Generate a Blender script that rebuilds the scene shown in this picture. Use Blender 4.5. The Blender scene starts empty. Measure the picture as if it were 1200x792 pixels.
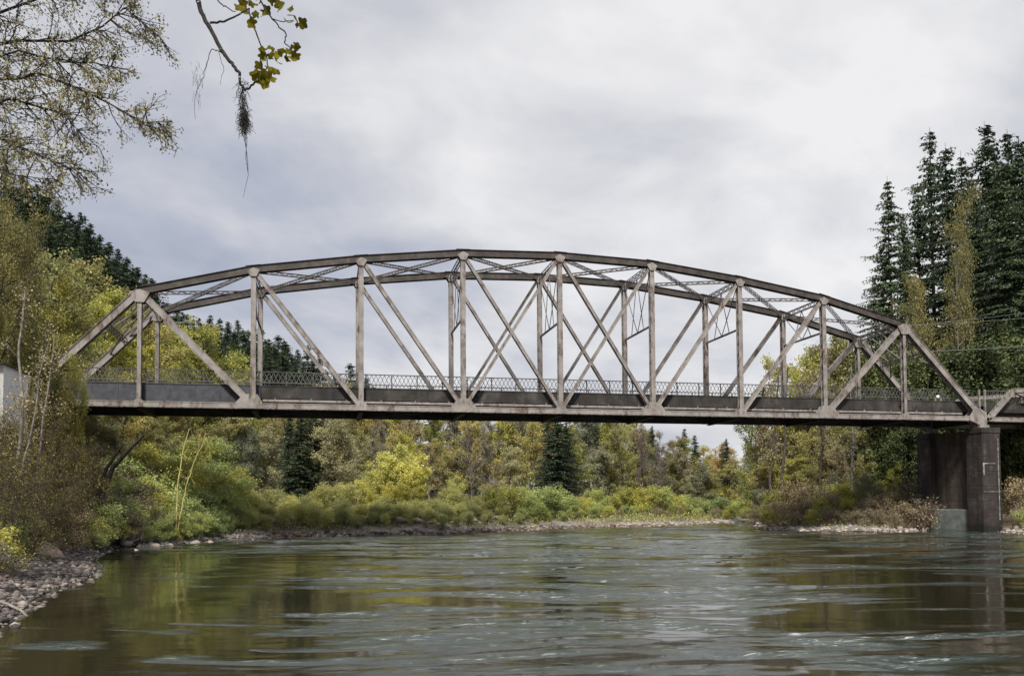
import bpy, math, random
import numpy as np
from mathutils import Vector, Matrix

# ------------------------------------------------------------------ basics
S = bpy.context.scene
COL = S.collection
rng = np.random.default_rng(11)
random.seed(5)
F, YAW, PITCH, CY, ROLL = 982.56, 0.2176, 0.0372, 551.92, 0.0067
CAMZ = 2.6
X0, Y0, BW, ZC, PAN = -19.54, 59.85, 6.03, 6.736 + CAMZ, 7.3
HT = [0, 7.55, 9.41, 10.54, 11.38, 11.61, 11.38, 10.54, 9.41, 7.55, 0]
ZD = 1.35 + ZC          # road surface height

cw, sw = math.cos(YAW), math.sin(YAW)
R0 = np.array([cw, -sw, 0.0]); FH = np.array([sw, cw, 0.0]); UP = np.array([0, 0, 1.0])
FW = FH * math.cos(PITCH) + UP * math.sin(PITCH)
U0 = -FH * math.sin(PITCH) + UP * math.cos(PITCH)
RC = R0 * math.cos(ROLL) - U0 * math.sin(ROLL)
UC = R0 * math.sin(ROLL) + U0 * math.cos(ROLL)
CAM = np.array([0, 0, CAMZ])

def ray(px, py):
    return FW + RC * (px - 600) / F + UC * (CY - py) / F
def at(px, py, d):
    "point seen at px, py at depth d metres"
    return CAM + ray(px, py) * d
def onwater(px, py):
    v = ray(px, py); return CAM + v * (-CAMZ / v[2])
def rd(p):
    return np.array([p[..., 0] * R0[0] + p[..., 1] * R0[1], p[..., 0] * FH[0] + p[..., 1] * FH[1]])
def xy(r, d):
    return R0[:2] * r + FH[:2] * d

def linkobj(o, parent=None):
    COL.objects.link(o)
    if parent is not None: o.parent = parent
    return o
def tag(o, label=None, cat=None, group=None, kind=None):
    if label: o['label'] = label
    if cat: o['category'] = cat
    if group: o['group'] = group
    if kind: o['kind'] = kind
    return o
def empty(name, loc, rz=0):
    o = bpy.data.objects.new(name, None); o.empty_display_size = .3
    COL.objects.link(o); o.location = Vector([float(v) for v in loc]); o.rotation_euler = (0, 0, rz)
    return o

def mesh_np(name, V, Fs, mat, smooth=False):
    "V (n,3); Fs: (m,k) array or list of index lists"
    me = bpy.data.meshes.new(name)
    V = np.asarray(V, np.float32)
    if isinstance(Fs, np.ndarray):
        m, k = Fs.shape
        me.vertices.add(len(V)); me.vertices.foreach_set('co', V.ravel())
        me.loops.add(m * k); me.loops.foreach_set('vertex_index', Fs.astype(np.int32).ravel())
        me.polygons.add(m); me.polygons.foreach_set('loop_start', np.arange(0, m * k, k, dtype=np.int32))
        try: me.polygons.foreach_set('loop_total', np.full(m, k, np.int32))
        except Exception: pass
        me.update(calc_edges=True)
    else:
        me.from_pydata([tuple(map(float, v)) for v in V], [], [tuple(f) for f in Fs]); me.update()
    me.validate()
    if smooth: me.polygons.foreach_set('use_smooth', np.ones(len(me.polygons), bool))
    me.materials.append(mat)
    return me

class MB:
    "collects boxes and bars, builds ONE mesh object"
    def __init__(s): s.v = []; s.f = []
    def add(s, V, Fs):
        n = len(s.v); s.v += [tuple(map(float, p)) for p in V]; s.f += [tuple(n + i for i in f) for f in Fs]
    def box(s, a, b):
        (x0, y0, z0), (x1, y1, z1) = a, b
        s.add([(x0,y0,z0),(x1,y0,z0),(x1,y1,z0),(x0,y1,z0),(x0,y0,z1),(x1,y0,z1),(x1,y1,z1),(x0,y1,z1)],
              [(0,3,2,1),(4,5,6,7),(0,1,5,4),(1,2,6,5),(2,3,7,6),(3,0,4,7)])
    def bar(s, p, q, w, t, side=(0, 1, 0)):
        "bar from p to q; w across in the plane perpendicular to side, t along side"
        p = Vector(p); q = Vector(q); d = (q - p).normalized(); y = Vector(side)
        y = (y - d * y.dot(d))
        if y.length < 1e-5: y = Vector((1, 0, 0)) - d * d.x
        y.normalize(); n = d.cross(y).normalized()
        c = []
        for e in (p, q):
            for a, b in ((-1, -1), (1, -1), (1, 1), (-1, 1)): c.append(e + n * a * w / 2 + y * b * t / 2)
        s.add(c, [(0,1,2,3),(7,6,5,4),(0,4,5,1),(1,5,6,2),(2,6,7,3),(3,7,4,0)])
    def prism(s, pts, y0, y1):
        "polygon in xz extruded from y0 to y1"
        n = len(pts)
        V = [(x, y0, z) for x, z in pts] + [(x, y1, z) for x, z in pts]
        Fs = [tuple(range(n)), tuple(range(2 * n - 1, n - 1, -1))] + [(i, i + n, (i + 1) % n + n, (i + 1) % n) for i in range(n)]
        s.add(V, Fs)
    def build(s, name, mat, parent=None, loc=None):
        V = np.array(s.v)
        off = np.array(loc if loc is not None else (0, 0, 0), float)
        me = mesh_np(name, V - off, s.f, mat)
        o = bpy.data.objects.new(name, me); linkobj(o, parent); o.location = Vector(off)
        return o

# ------------------------------------------------------------------ materials
def newmat(name):
    m = bpy.data.materials.new(name); m.use_nodes = True
    nt = m.node_tree; nt.nodes.clear()
    out = nt.nodes.new('ShaderNodeOutputMaterial')
    return m, nt, out
def N(nt, typ, **kw):
    n = nt.nodes.new(typ)
    for k, v in kw.items():
        if k.startswith('i_'):
            key = k[2:].replace('_', ' ')
            n.inputs[key].default_value = v
        else: setattr(n, k, v)
    return n
def ramp(nt, fac, stops, interp='LINEAR'):
    r = nt.nodes.new('ShaderNodeValToRGB'); r.color_ramp.interpolation = interp
    e = r.color_ramp.elements
    while len(e) < len(stops): e.new(.5)
    for el, (p, c) in zip(e, stops):
        el.position = p; el.color = (c[0], c[1], c[2], 1) if len(c) == 3 else c
    nt.links.new(fac, r.inputs[0]); return r.outputs[0]
def noise(nt, vec, scale, detail=4, rough=.55, dist=0):
    n = N(nt, 'ShaderNodeTexNoise'); n.inputs['Scale'].default_value = scale
    n.inputs['Detail'].default_value = detail; n.inputs['Roughness'].default_value = rough
    n.inputs['Distortion'].default_value = dist
    if vec is not None: nt.links.new(vec, n.inputs['Vector'])
    return n.outputs[0]
def mapping(nt, vec, scale=(1, 1, 1), rot=(0, 0, 0)):
    m = N(nt, 'ShaderNodeMapping'); nt.links.new(vec, m.inputs['Vector'])
    m.inputs['Scale'].default_value = scale; m.inputs['Rotation'].default_value = rot
    return m.outputs[0]
def mix(nt, fac, a, b, mode='MIX'):
    m = N(nt, 'ShaderNodeMix', data_type='RGBA', blend_type=mode)
    for sock, v in ((m.inputs[0], fac), (m.inputs[6], a), (m.inputs[7], b)):
        if hasattr(v, 'links'): nt.links.new(v, sock)
        elif isinstance(v, (int, float)): sock.default_value = v
        else: sock.default_value = (*v, 1)
    return m.outputs[2]
def math_(nt, op, a, b=None, clamp=False):
    m = N(nt, 'ShaderNodeMath', operation=op); m.use_clamp = clamp
    for i, v in enumerate((a, b)):
        if v is None: continue
        if hasattr(v, 'links'): nt.links.new(v, m.inputs[i])
        else: m.inputs[i].default_value = v
    return m.outputs[0]
def geo_pos(nt):
    return N(nt, 'ShaderNodeNewGeometry').outputs['Position']

def surf(name, stops, scale=2, rough=.8, bump=.0, bscale=20, detail=6, stain=None, metallic=0, mscale=(1,1,1)):
    m, nt, out = newmat(name)
    p = mapping(nt, geo_pos(nt), mscale)
    c = ramp(nt, noise(nt, p, scale, detail, .62), stops)
    if stain:
        col, sc, lo, hi, msc = stain
        f = ramp(nt, noise(nt, mapping(nt, geo_pos(nt), msc), sc, 8, .7), [(lo, (0, 0, 0)), (hi, (1, 1, 1))])
        c = mix(nt, f, c, col)
    b = N(nt, 'ShaderNodeBsdfPrincipled'); nt.links.new(c, b.inputs['Base Color'])
    b.inputs['Roughness'].default_value = rough; b.inputs['Metallic'].default_value = metallic
    if bump:
        bn = N(nt, 'ShaderNodeBump'); bn.inputs['Strength'].default_value = bump; bn.inputs['Distance'].default_value = .05
        nt.links.new(noise(nt, geo_pos(nt), bscale, 8, .65), bn.inputs['Height']); nt.links.new(bn.outputs[0], b.inputs['Normal'])
    nt.links.new(b.outputs[0], out.inputs[0]); return m

def concmat(name, stops, dark):
    m, nt, out = newmat(name); pos = geo_pos(nt); sep = N(nt, 'ShaderNodeSeparateXYZ'); nt.links.new(pos, sep.inputs[0])
    c = ramp(nt, noise(nt, pos, .9, 9, .68), stops)
    runs = ramp(nt, noise(nt, mapping(nt, pos, (2.2, 2.2, .16)), 1.0, 8, .7), [(.44, (0, 0, 0)), (.6, (1, 1, 1))]); c = mix(nt, math_(nt, 'MULTIPLY', runs, .75), c, dark)
    lime = ramp(nt, noise(nt, mapping(nt, pos, (3.4, 3.4, .3)), 1.0, 9, .75, .3), [(.62, (0, 0, 0)), (.70, (1, 1, 1))]); c = mix(nt, math_(nt, 'MULTIPLY', lime, .55), c, (.30, .27, .255))
    fr = math_(nt, 'FRACT', math_(nt, 'MULTIPLY', sep.outputs['Z'], .82)); line = ramp(nt, fr, [(0, (.45, .45, .45)), (.03, (1, 1, 1)), (.97, (1, 1, 1)), (1, (.6, .6, .6))]); c = mix(nt, 1.0, c, line, 'MULTIPLY')
    wl = math_(nt, 'ADD', sep.outputs['Z'], math_(nt, 'MULTIPLY', noise(nt, pos, 2.5, 5), 1.0)); tide = ramp(nt, math_(nt, 'DIVIDE', wl, 3), [(.28, (.28, .33, .24)), (.42, (1, 1, 1))]); c = mix(nt, 1.0, c, tide, 'MULTIPLY')
    b = N(nt, 'ShaderNodeBsdfPrincipled'); nt.links.new(c, b.inputs['Base Color']); b.inputs['Roughness'].default_value = .9
    bn = N(nt, 'ShaderNodeBump'); bn.inputs['Strength'].default_value = .7; bn.inputs['Distance'].default_value = .08
    hh = math_(nt, 'ADD', noise(nt, pos, 5, 9, .7), math_(nt, 'MULTIPLY', line, .5)); nt.links.new(hh, bn.inputs['Height']); nt.links.new(bn.outputs[0], b.inputs['Normal'])
    nt.links.new(b.outputs[0], out.inputs[0]); return m

def leafmat(name, stops, trans=.35, obj_var=.35, obj_tint=(.5, .45, .3)):
    m, nt, out = newmat(name)
    g = N(nt, 'ShaderNodeNewGeometry'); oi = N(nt, 'ShaderNodeObjectInfo')
    c = ramp(nt, g.outputs['Random Per Island'], stops)
    big = noise(nt, mapping(nt, g.outputs['Position'], (.45, .45, .45)), 1.0, 3)
    v = ramp(nt, big, [(.3, (.78, .78, .8)), (.7, (1.22, 1.2, 1.1))])
    c = mix(nt, 1.0, c, v, 'MULTIPLY')
    t = mix(nt, oi.outputs['Random'], (1 + obj_var * .5, 1 + obj_var * .45, 1.0), (1 - obj_var, 1 - obj_var * .75, 1 - obj_var * .6))
    c = mix(nt, 1.0, c, t, 'MULTIPLY')
    d = N(nt, 'ShaderNodeBsdfDiffuse'); tr = N(nt, 'ShaderNodeBsdfTranslucent')
    nt.links.new(c, d.inputs[0]); nt.links.new(c, tr.inputs[0])
    ms = N(nt, 'ShaderNodeMixShader'); ms.inputs[0].default_value = trans
    nt.links.new(d.outputs[0], ms.inputs[1]); nt.links.new(tr.outputs[0], ms.inputs[2])
    nt.links.new(ms.outputs[0], out.inputs[0]); return m

M = {}
RUST = (.085, .045, .03)
M['paint'] = surf('weathered_paint', [(.3, (.13, .115, .105)), (.5, (.225, .203, .188)), (.72, (.31, .285, .268))], 1.3, .62, .15, 30,
                  stain=(RUST, 1.3, .52, .66, (1.4, 1.4, .6)))
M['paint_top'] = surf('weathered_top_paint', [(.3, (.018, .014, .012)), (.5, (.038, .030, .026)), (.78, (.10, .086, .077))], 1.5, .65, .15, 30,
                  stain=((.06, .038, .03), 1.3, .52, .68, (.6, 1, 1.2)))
M['paint_dark'] = surf('dark_brace_paint', [(.3, (.06, .052, .05)), (.7, (.13, .115, .11))], 2, .7)
M['under'] = surf('shaded_under_steel', [(.3, (.012, .010, .009)), (.7, (.03, .025, .023))], 1.5, .8)  # near-black colour carries the shade beneath the deck
M['fascia'] = surf('stained_deck_edge', [(.3, (.010, .008, .007)), (.5, (.022, .018, .016)), (.72, (.075, .065, .06))], .9, .85, .2, 12,
                   stain=((.03, .03, .028), 1.6, .48, .64, (1.5, 1, .35)))
M['fascia_blue'] = surf('grey_deck_panel', [(.3, (.022, .024, .030)), (.7, (.07, .074, .088))], 2.2, .8, .1, 12,
                   stain=((.05, .05, .05), 1.2, .55, .7, (1.5, 1, .5)))
M['rail'] = surf('rail_paint', [(.3, (.055, .052, .052)), (.7, (.12, .115, .115))], 2, .7)
M['rail_dark'] = surf('dark_rail', [(.3, (.04, .038, .04)), (.7, (.08, .075, .075))], 2, .7)
M['asphalt'] = surf('asphalt', [(.3, (.04, .04, .042)), (.7, (.065, .064, .062))], 3, .9, .2, 40)
M['conc'] = surf('pier_concrete', [(.3, (.020, .015, .015)), (.52, (.043, .034, .032)), (.74, (.105, .088, .083))], .8, .9, .3, 9,
                 stain=((.035, .025, .024), 1.2, .5, .66, (1.6, 1.6, .3)))
M['conc_wall'] = surf('web_concrete', [(.3, (.045, .034, .028)), (.6, (.088, .068, .056))], .5, .9, .2, 9,
                 stain=((.05, .035, .03), .8, .55, .7, (2, 2, .2)))
M['conc_pale'] = surf('wet_footing', [(.3, (.11, .125, .12)), (.7, (.24, .265, .26))], 1.5, .5)
M['paintline'] = surf('old_white_paint', [(.42, (.13, .11, .10)), (.62, (.36, .34, .32))], 4, .8)
M['white'] = surf('white_siding', [(.3, (.62, .60, .58)), (.7, (.78, .77, .75))], 1.2, .7)
M['roofing'] = surf('grey_roofing', [(.3, (.10, .10, .10)), (.7, (.18, .17, .17))], 3, .9)
M['glass'] = surf('dark_glass', [(.3, (.02, .025, .03)), (.7, (.03, .035, .04))], 1, .1)
M['bark'] = surf('bark', [(.3, (.035, .028, .022)), (.7, (.11, .09, .07))], 3, .95, .4, 20)
M['bark_dark'] = surf('dark_bark', [(.3, (.012, .010, .009)), (.7, (.035, .03, .026))], 3, .95, .4, 20)
M['bark_pale'] = surf('pale_bark', [(.35, (.09, .08, .07)), (.55, (.22, .20, .175)), (.8, (.38, .355, .32))], 3, .9, .3, 20)
M['bark_yellow'] = surf('yellow_bark', [(.3, (.35, .28, .10)), (.7, (.60, .52, .24))], 3, .9)
M['twig_red'] = surf('red_twig', [(.3, (.05, .024, .02)), (.7, (.13, .07, .055))], 2, .9)
M['twig_grey'] = surf('grey_twig', [(.3, (.10, .08, .075)), (.7, (.20, .165, .15))], 2, .9)
M['moss'] = surf('dry_moss', [(.3, (.012, .011, .01)), (.7, (.04, .036, .03))], 8, .95)
M['rock'] = None
M['conc'] = concmat('pier_concrete', [(.3, (.017, .012, .011)), (.52, (.036, .027, .025)), (.74, (.105, .088, .082))], (.010, .007, .007))
M['conc_wall'] = concmat('web_concrete', [(.3, (.04, .029, .023)), (.6, (.082, .062, .05))], (.02, .014, .011))
def rockmat(name, stops, per_obj=True):
    m, nt, out = newmat(name)
    g = N(nt, 'ShaderNodeNewGeometry'); oi = N(nt, 'ShaderNodeObjectInfo')
    c = ramp(nt, g.outputs['Random Per Island'], stops)
    n1 = ramp(nt, noise(nt, g.outputs['Position'], 6, 6, .65), [(.3, (.5, .5, .5)), (.7, (1.25, 1.22, 1.18))])
    c = mix(nt, 1.0, c, n1, 'MULTIPLY')
    t = mix(nt, oi.outputs['Random'], (.7, .7, .7), (1.15, 1.1, 1.05)); c = mix(nt, 1.0, c, t, 'MULTIPLY')
    b = N(nt, 'ShaderNodeBsdfPrincipled'); nt.links.new(c, b.inputs['Base Color']); b.inputs['Roughness'].default_value = .85
    bn = N(nt, 'ShaderNodeBump'); bn.inputs['Strength'].default_value = .6; bn.inputs['Distance'].default_value = .03
    nt.links.new(noise(nt, g.outputs['Position'], 14, 6, .65), bn.inputs['Height']); nt.links.new(bn.outputs[0], b.inputs['Normal'])
    nt.links.new(b.outputs[0], out.inputs[0]); return m
M['rock'] = rockmat('river_rock', [(0, (.035, .032, .032)), (.5, (.09, .08, .08)), (.85, (.19, .17, .165)), (1, (.30, .27, .25))])
M['farrock'] = rockmat('far_rock', [(0, (.07, .05, .04)), (.5, (.18, .14, .12)), (1, (.42, .37, .33))])
M['rock_tan'] = rockmat('tan_rock', [(0, (.38, .30, .24)), (1, (.5, .41, .33))])
M['gravel'] = rockmat('pale_gravel', [(0, (.16, .14, .13)), (.5, (.34, .30, .28)), (1, (.55, .50, .46))])

M['lf_yellow'] = leafmat('yellow_green_leaf', [(0, (.29, .275, .075)), (.5, (.46, .435, .13)), (1, (.63, .60, .22))], .45)
M['lf_bright'] = leafmat('bright_willow_leaf', [(0, (.46, .44, .13)), (.5, (.66, .63, .21)), (1, (.82, .78, .33))], .5, .2)
M['lf_olive'] = leafmat('olive_leaf', [(0, (.27, .235, .105)), (.5, (.48, .42, .18)), (1, (.68, .60, .28))], .45)
M['lf_brown'] = leafmat('brown_bud', [(0, (.20, .16, .12)), (.5, (.36, .295, .21)), (1, (.52, .45, .31))])
M['lf_bare'] = leafmat('grey_bud', [(0, (.14, .115, .11)), (1, (.28, .235, .22))])
M['lf_orange'] = leafmat('orange_bud', [(0, (.24, .165, .08)), (.5, (.40, .29, .135)), (1, (.54, .43, .21))])
M['lf_green'] = leafmat('fresh_green_leaf', [(0, (.27, .31, .12)), (.5, (.44, .49, .20)), (1, (.60, .64, .30))], .45)
M['lf_dgreen'] = leafmat('deep_green_leaf', [(0, (.05, .062, .032)), (.5, (.11, .13, .06)), (1, (.26, .28, .13))])
M['lf_grey'] = leafmat('grey_green_leaf', [(0, (.22, .22, .15)), (.5, (.37, .36, .245)), (1, (.52, .50, .36))], .45)
M['needle'] = leafmat('fir_needles', [(0, (.024, .040, .026)), (.5, (.055, .080, .050)), (1, (.12, .15, .09))], .12, .3)
M['lf_grass'] = leafmat('river_grass_leaf', [(0, (.36, .36, .15)), (.5, (.56, .55, .24)), (1, (.74, .71, .36))], .5, .25)
M['lf_brush'] = leafmat('near_brush_leaf', [(0, (.07, .05, .03)), (.5, (.15, .115, .06)), (.8, (.24, .20, .09)), (1, (.40, .36, .12))])
M['lf_near'] = leafmat('young_leaf', [(0, (.17, .155, .095)), (.5, (.30, .275, .16)), (1, (.48, .45, .27))], .35, .1)
M['lf_nolive'] = leafmat('near_olive_leaf', [(0, (.14, .12, .055)), (.5, (.27, .235, .10)), (1, (.44, .39, .18))], .4)
M['lf_hang'] = leafmat('maple_leaf', [(0, (.07, .065, .01)), (.5, (.15, .135, .018)), (1, (.26, .23, .035))], .5, .1)
M['cover'] = leafmat('ground_cover_leaf', [(0, (.14, .11, .07)), (.3, (.26, .24, .11)), (.65, (.38, .40, .16)), (1, (.52, .52, .22))], .35, .1)

# ------------------------------------------------------------------ river shape and terrain
def shore(px, py):
    return tuple(rd(onwater(px, py)))
RIV = [(160, -60), (60, -14), (20, -1), (6, 2.6), (0, 3.6), (-6, 6), (-9.3, 12)]
RIV += [shore(*p) for p in ((-5, 738), (28, 712), (60, 690), (98, 682), (112, 668), (104, 655), (122, 645), (150, 643), (215, 637), (260, 633), (330, 629.5),
                            (430, 627.5), (500, 626), (560, 623.5), (640, 620), (700, 617.5), (770, 616), (850, 613))]
far = lambda px, d: ((px - 600) / F * d, d)
RIV += [far(905, 122), far(980, 138), far(1150, 160), (170, 175), (170, 150), far(1100, 128), far(960, 108), far(886, 99)]
RIV += [shore(*p) for p in ((880, 616.5), (905, 620), (960, 622), (1050, 623), (1085, 620.5), (1110, 616.5), (1145, 616), (1166, 620), (1190, 625), (1225, 626))]
RIV += [(70, 52), (100, 40), (160, 20)]
RIV = np.array(RIV)
def sdist(r, d):
    "signed distance to the river outline, positive on land"
    P = np.stack([r, d], -1); A = RIV; B = np.roll(RIV, -1, 0)
    best = np.full(P.shape[:-1], 1e9); inside = np.zeros(P.shape[:-1], bool)
    for a, b in zip(A, B):
        ab = b - a; t = np.clip(((P - a) @ ab) / (ab @ ab), 0, 1)
        q = a + t[..., None] * ab
        best = np.minimum(best, np.hypot(P[..., 0] - q[..., 0], P[..., 1] - q[..., 1]))
        c = ((a[1] > P[..., 1]) != (b[1] > P[..., 1]))
        with np.errstate(divide='ignore', invalid='ignore'):
            xx = a[0] + (P[..., 1] - a[1]) / (b[1] - a[1] if b[1] != a[1] else 1e-9) * (b[0] - a[0])
        inside ^= c & (P[..., 0] < xx)
    return np.where(inside, -best, best)
def sstep(x, a, b):
    t = np.clip((x - a) / (b - a), 0, 1); return t * t * (3 - 2 * t)
_ph = rng.uniform(0, 6.28, (24, 3)); _fr = rng.normal(0, 1, (24, 2))
def fnoise(x, y, s):
    o = 0
    for i in range(12):
        k = 1.35 ** i; o = o + np.sin((x * _fr[i, 0] + y * _fr[i, 1]) * k / s + _ph[i, 0]) / k ** .8
    return o / 3
def height(x, y):
    x = np.asarray(x, float); y = np.asarray(y, float)
    r = x * R0[0] + y * R0[1]; d = x * FH[0] + y * FH[1]
    s = sdist(r, d)
    left = sstep(-r, 6, 16) * sstep(d, 8, 30) * (1 - sstep(d, 85, 120) * .6)
    left = left * sstep(-r - .34 * d, -6, 6)
    a = .12 + .16 * left; b = .07 + .27 * left
    fb = sstep(d, 50, 66) * (1 - sstep(d, 84, 96)) * sstep(10 - r, 0, 6)
    a = a + .16 * fb
    h = a * np.clip(s, 0, 6) + b * np.clip(s - 6, 0, 22)
    t = r / np.maximum(d, 20)
    hill = np.interp(t, [-1.2, -.62, -.55, -.43, -.3, -.17, -.05, .05, .3, .5, 1.5], [70, 62, 50, 33, 22, 13, 5, 3, 3, 4, 8])
    h = h + sstep(d, 95, 215) * hill * sstep(s, 2, 30)
    h = h + fnoise(x, y, 7) * .28 * sstep(s, 1.5, 10) + fnoise(x, y, 60) * 1.2 * sstep(s, 20, 80)
    # bridge embankments
    yc = Y0 + BW / 2
    for sx, x1, ze in ((-1, X0 - 6.0, ZD - .25), (1, X0 + PAN * 10 + 27.0, ZD - .25)):
        out = np.maximum((x - x1) * (-sx), 0) * 0 + np.maximum(-sx * (x1 - x) * -1, 0) * 0
        dx = np.maximum((x - x1) * (-sx) * -1, 0) if False else np.maximum(-(sx) * (x - x1), 0)
        dy = np.maximum(np.abs(y - yc) - 5.0, 0)
        emb = ze - .95 * np.hypot(dx, dy)
        h = np.where((s > 0.3), np.maximum(h, np.minimum(emb, .2 + s * 1.2)), h)
    return np.where(s > 0, h + .02, np.maximum(-2.2, s * .3 - .05))
def hgt(x, y): return float(height(np.array([x]), np.array([y]))[0])

def axis(lo, hi, fine_lo, fine_hi, step, grow):
    a = list(np.arange(fine_lo, fine_hi, step)); st = step
    while a[-1] < hi: st *= grow; a.append(a[-1] + st)
    st = step; b = [fine_lo]
    while b[-1] > lo: st *= grow; b.append(b[-1] - st)
    return np.array(b[:0:-1] + a)
ra = axis(-2500, 2500, -60, 75, .7, 1.09); da = axis(-300, 3000, 0, 135, .7, 1.08)
RR, DD = np.meshgrid(ra, da)
XX = R0[0] * RR + FH[0] * DD; YY = R0[1] * RR + FH[1] * DD
ZZ = height(XX, YY)
V = np.stack([XX, YY, ZZ], -1).reshape(-1, 3)
nr, nd = len(ra), len(da)
ii = np.arange(nd * nr).reshape(nd, nr)
Fq = np.stack([ii[:-1, :-1], ii[:-1, 1:], ii[1:, 1:], ii[1:, :-1]], -1).reshape(-1, 4)
def groundmat():
    m, nt, out = newmat('river_bank_ground')
    pos = geo_pos(nt); sep = N(nt, 'ShaderNodeSeparateXYZ'); nt.links.new(pos, sep.inputs[0])
    n1 = noise(nt, pos, .35, 8, .65); n2 = noise(nt, pos, 3.5, 8, .7); vo = N(nt, 'ShaderNodeTexVoronoi'); vo.inputs['Scale'].default_value = 3.2
    nt.links.new(pos, vo.inputs['Vector'])
    zz = math_(nt, 'ADD', sep.outputs['Z'], math_(nt, 'MULTIPLY', math_(nt, 'SUBTRACT', n1, .5), 1.2))
    grav = mix(nt, n2, (.10, .088, .08), (.42, .38, .35)); grav = mix(nt, .5, grav, ramp(nt, vo.outputs['Color'], [(0, (.12, .11, .10)), (1, (.48, .44, .41))]), 'MIX')
    wet = ramp(nt, sep.outputs['Z'], [(.0, (.35, .33, .3)), (.16, (1, 1, 1))]); grav = mix(nt, 1.0, grav, wet, 'MULTIPLY')
    soil = ramp(nt, n2, [(.3, (.03, .026, .016)), (.5, (.065, .06, .026)), (.7, (.10, .095, .035))])
    f = ramp(nt, zz, [(.5, (0, 0, 0)), (.9, (1, 1, 1))])
    c = mix(nt, f, grav, soil)
    dirt = ramp(nt, n1, [(.42, (0, 0, 0)), (.55, (1, 1, 1))]); c = mix(nt, math_(nt, 'MULTIPLY', dirt, .6), c, (.07, .058, .042))
    b = N(nt, 'ShaderNodeBsdfPrincipled'); nt.links.new(c, b.inputs['Base Color']); b.inputs['Roughness'].default_value = .95
    bn = N(nt, 'ShaderNodeBump'); bn.inputs['Strength'].default_value = .8; bn.inputs['Distance'].default_value = .15
    nt.links.new(n2, bn.inputs['Height']); nt.links.new(bn.outputs[0], b.inputs['Normal'])
    nt.links.new(b.outputs[0], out.inputs[0]); return m
g = bpy.data.objects.new('ground', mesh_np('ground', V, Fq, groundmat(), True)); linkobj(g); tag(g, kind='structure')

# water
def watermat():
    m, nt, out = newmat('river_water')
    pos = geo_pos(nt)
    rot = (0, 0, YAW)                      # x across the river reach, y up the reach
    rf = N(nt, 'ShaderNodeAttribute', attribute_name='riffle').outputs['Fac']
    amp = ramp(nt, rf, [(.08, (.05, .05, .05)), (.42, (1, 1, 1))])
    w2 = noise(nt, mapping(nt, pos, (3.2, 7, 1), rot), 1.0, 4, .6, .5)
    w3 = noise(nt, mapping(nt, pos, (9, 17, 1), rot), 1.0, 3, .6, .2)
    h = math_(nt, 'ADD', math_(nt, 'MULTIPLY', w2, .020), math_(nt, 'MULTIPLY', w3, .011))
    h = math_(nt, 'MULTIPLY', h, amp)
    bn = N(nt, 'ShaderNodeBump'); bn.inputs['Strength'].default_value = 1; bn.inputs['Distance'].default_value = 1.0
    nt.links.new(h, bn.inputs['Height'])
    b = N(nt, 'ShaderNodeBsdfPrincipled')
    deep = mix(nt, amp, (.020, .017, .008), (.024, .037, .033))
    fo = noise(nt, mapping(nt, pos, (2.2, 8.0, 1), rot), 1.0, 9, .75, .8)
    fm = math_(nt, 'MULTIPLY', ramp(nt, fo, [(.545, (0, 0, 0)), (.63, (1, 1, 1))]), ramp(nt, rf, [(.34, (0, 0, 0)), (.7, (1, 1, 1))]))
    c = mix(nt, math_(nt, 'MULTIPLY', fm, .75), deep, (.62, .64, .62))  # pale flecks: foam, plus ripple glints put into the colour
    nt.links.new(c, b.inputs['Base Color'])
    b.inputs['Roughness'].default_value = .045; b.inputs['IOR'].default_value = 1.45
    nt.links.new(bn.outputs[0], b.inputs['Normal'])
    nt.links.new(b.outputs[0], out.inputs[0]); return m
def perlin(x, y, seed):
    g_ = np.random.default_rng(seed); n = 512; G = g_.uniform(0, 2 * math.pi, (n, n)); G = np.stack([np.cos(G), np.sin(G)], -1)
    xi = np.floor(x).astype(int); yi = np.floor(y).astype(int); fx = x - xi; fy = y - yi
    u = fx ** 3 * (fx * (fx * 6 - 15) + 10); v = fy ** 3 * (fy * (fy * 6 - 15) + 10)
    def c(i, j):
        g2 = G[(xi + i) % n, (yi + j) % n]; return g2[..., 0] * (fx - i) + g2[..., 1] * (fy - j)
    a = c(0, 0); b = c(1, 0); cc = c(0, 1); d_ = c(1, 1)
    return ((a + (b - a) * u) + ((cc + (d_ - cc) * u) - (a + (b - a) * u)) * v) * 1.5
def roughness_of_water(r, d):
    "0 calm .. 1 broken water: current tongue down the middle plus drifting bands lying across the stream"
    wr = r + 2.5 * perlin(r / 9, d / 7, 5); wd = d + 1.6 * perlin(r / 8, d / 6, 6)
    bands = perlin(wr / 9, wd / 1.9, 1) * .85 + perlin(wr / 3.6, wd / .8, 2) * .7 + perlin(wr / 22, wd / 6, 3) * .5 + perlin(wr / 1.8, wd / .42, 4) * .45
    cur = np.exp(-((r - (.06 * d + 1.8)) / (2.6 + .13 * d)) ** 2)
    leftcalm = sstep(-(r + .17 * d), -1, 5)
    v = bands + .34 * cur + .24 * sstep(d, 22, 52) + .06 - .14 * sstep(r - .22 * d, 0, 4) - .62 * leftcalm * (1 - sstep(d, 38, 60))
    return v
tt = np.concatenate([np.linspace(-2.3, -.67, 90)[:-1], np.linspace(-.67, .69, 860), np.linspace(.69, 2.3, 90)[1:]]); NT = len(tt); dg = 4.5 * (1.00315 ** np.arange(1065)); ND = len(dg)
TT, DG_ = np.meshgrid(tt, dg); RW = TT * DG_
rv = roughness_of_water(RW, DG_)
A_ = .06 + .94 * sstep(rv, .04, .36)
fade = lambda lam: 1 - sstep(DG_ * .0016 + DG_ * .00315, lam * .14, lam * .45)
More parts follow.
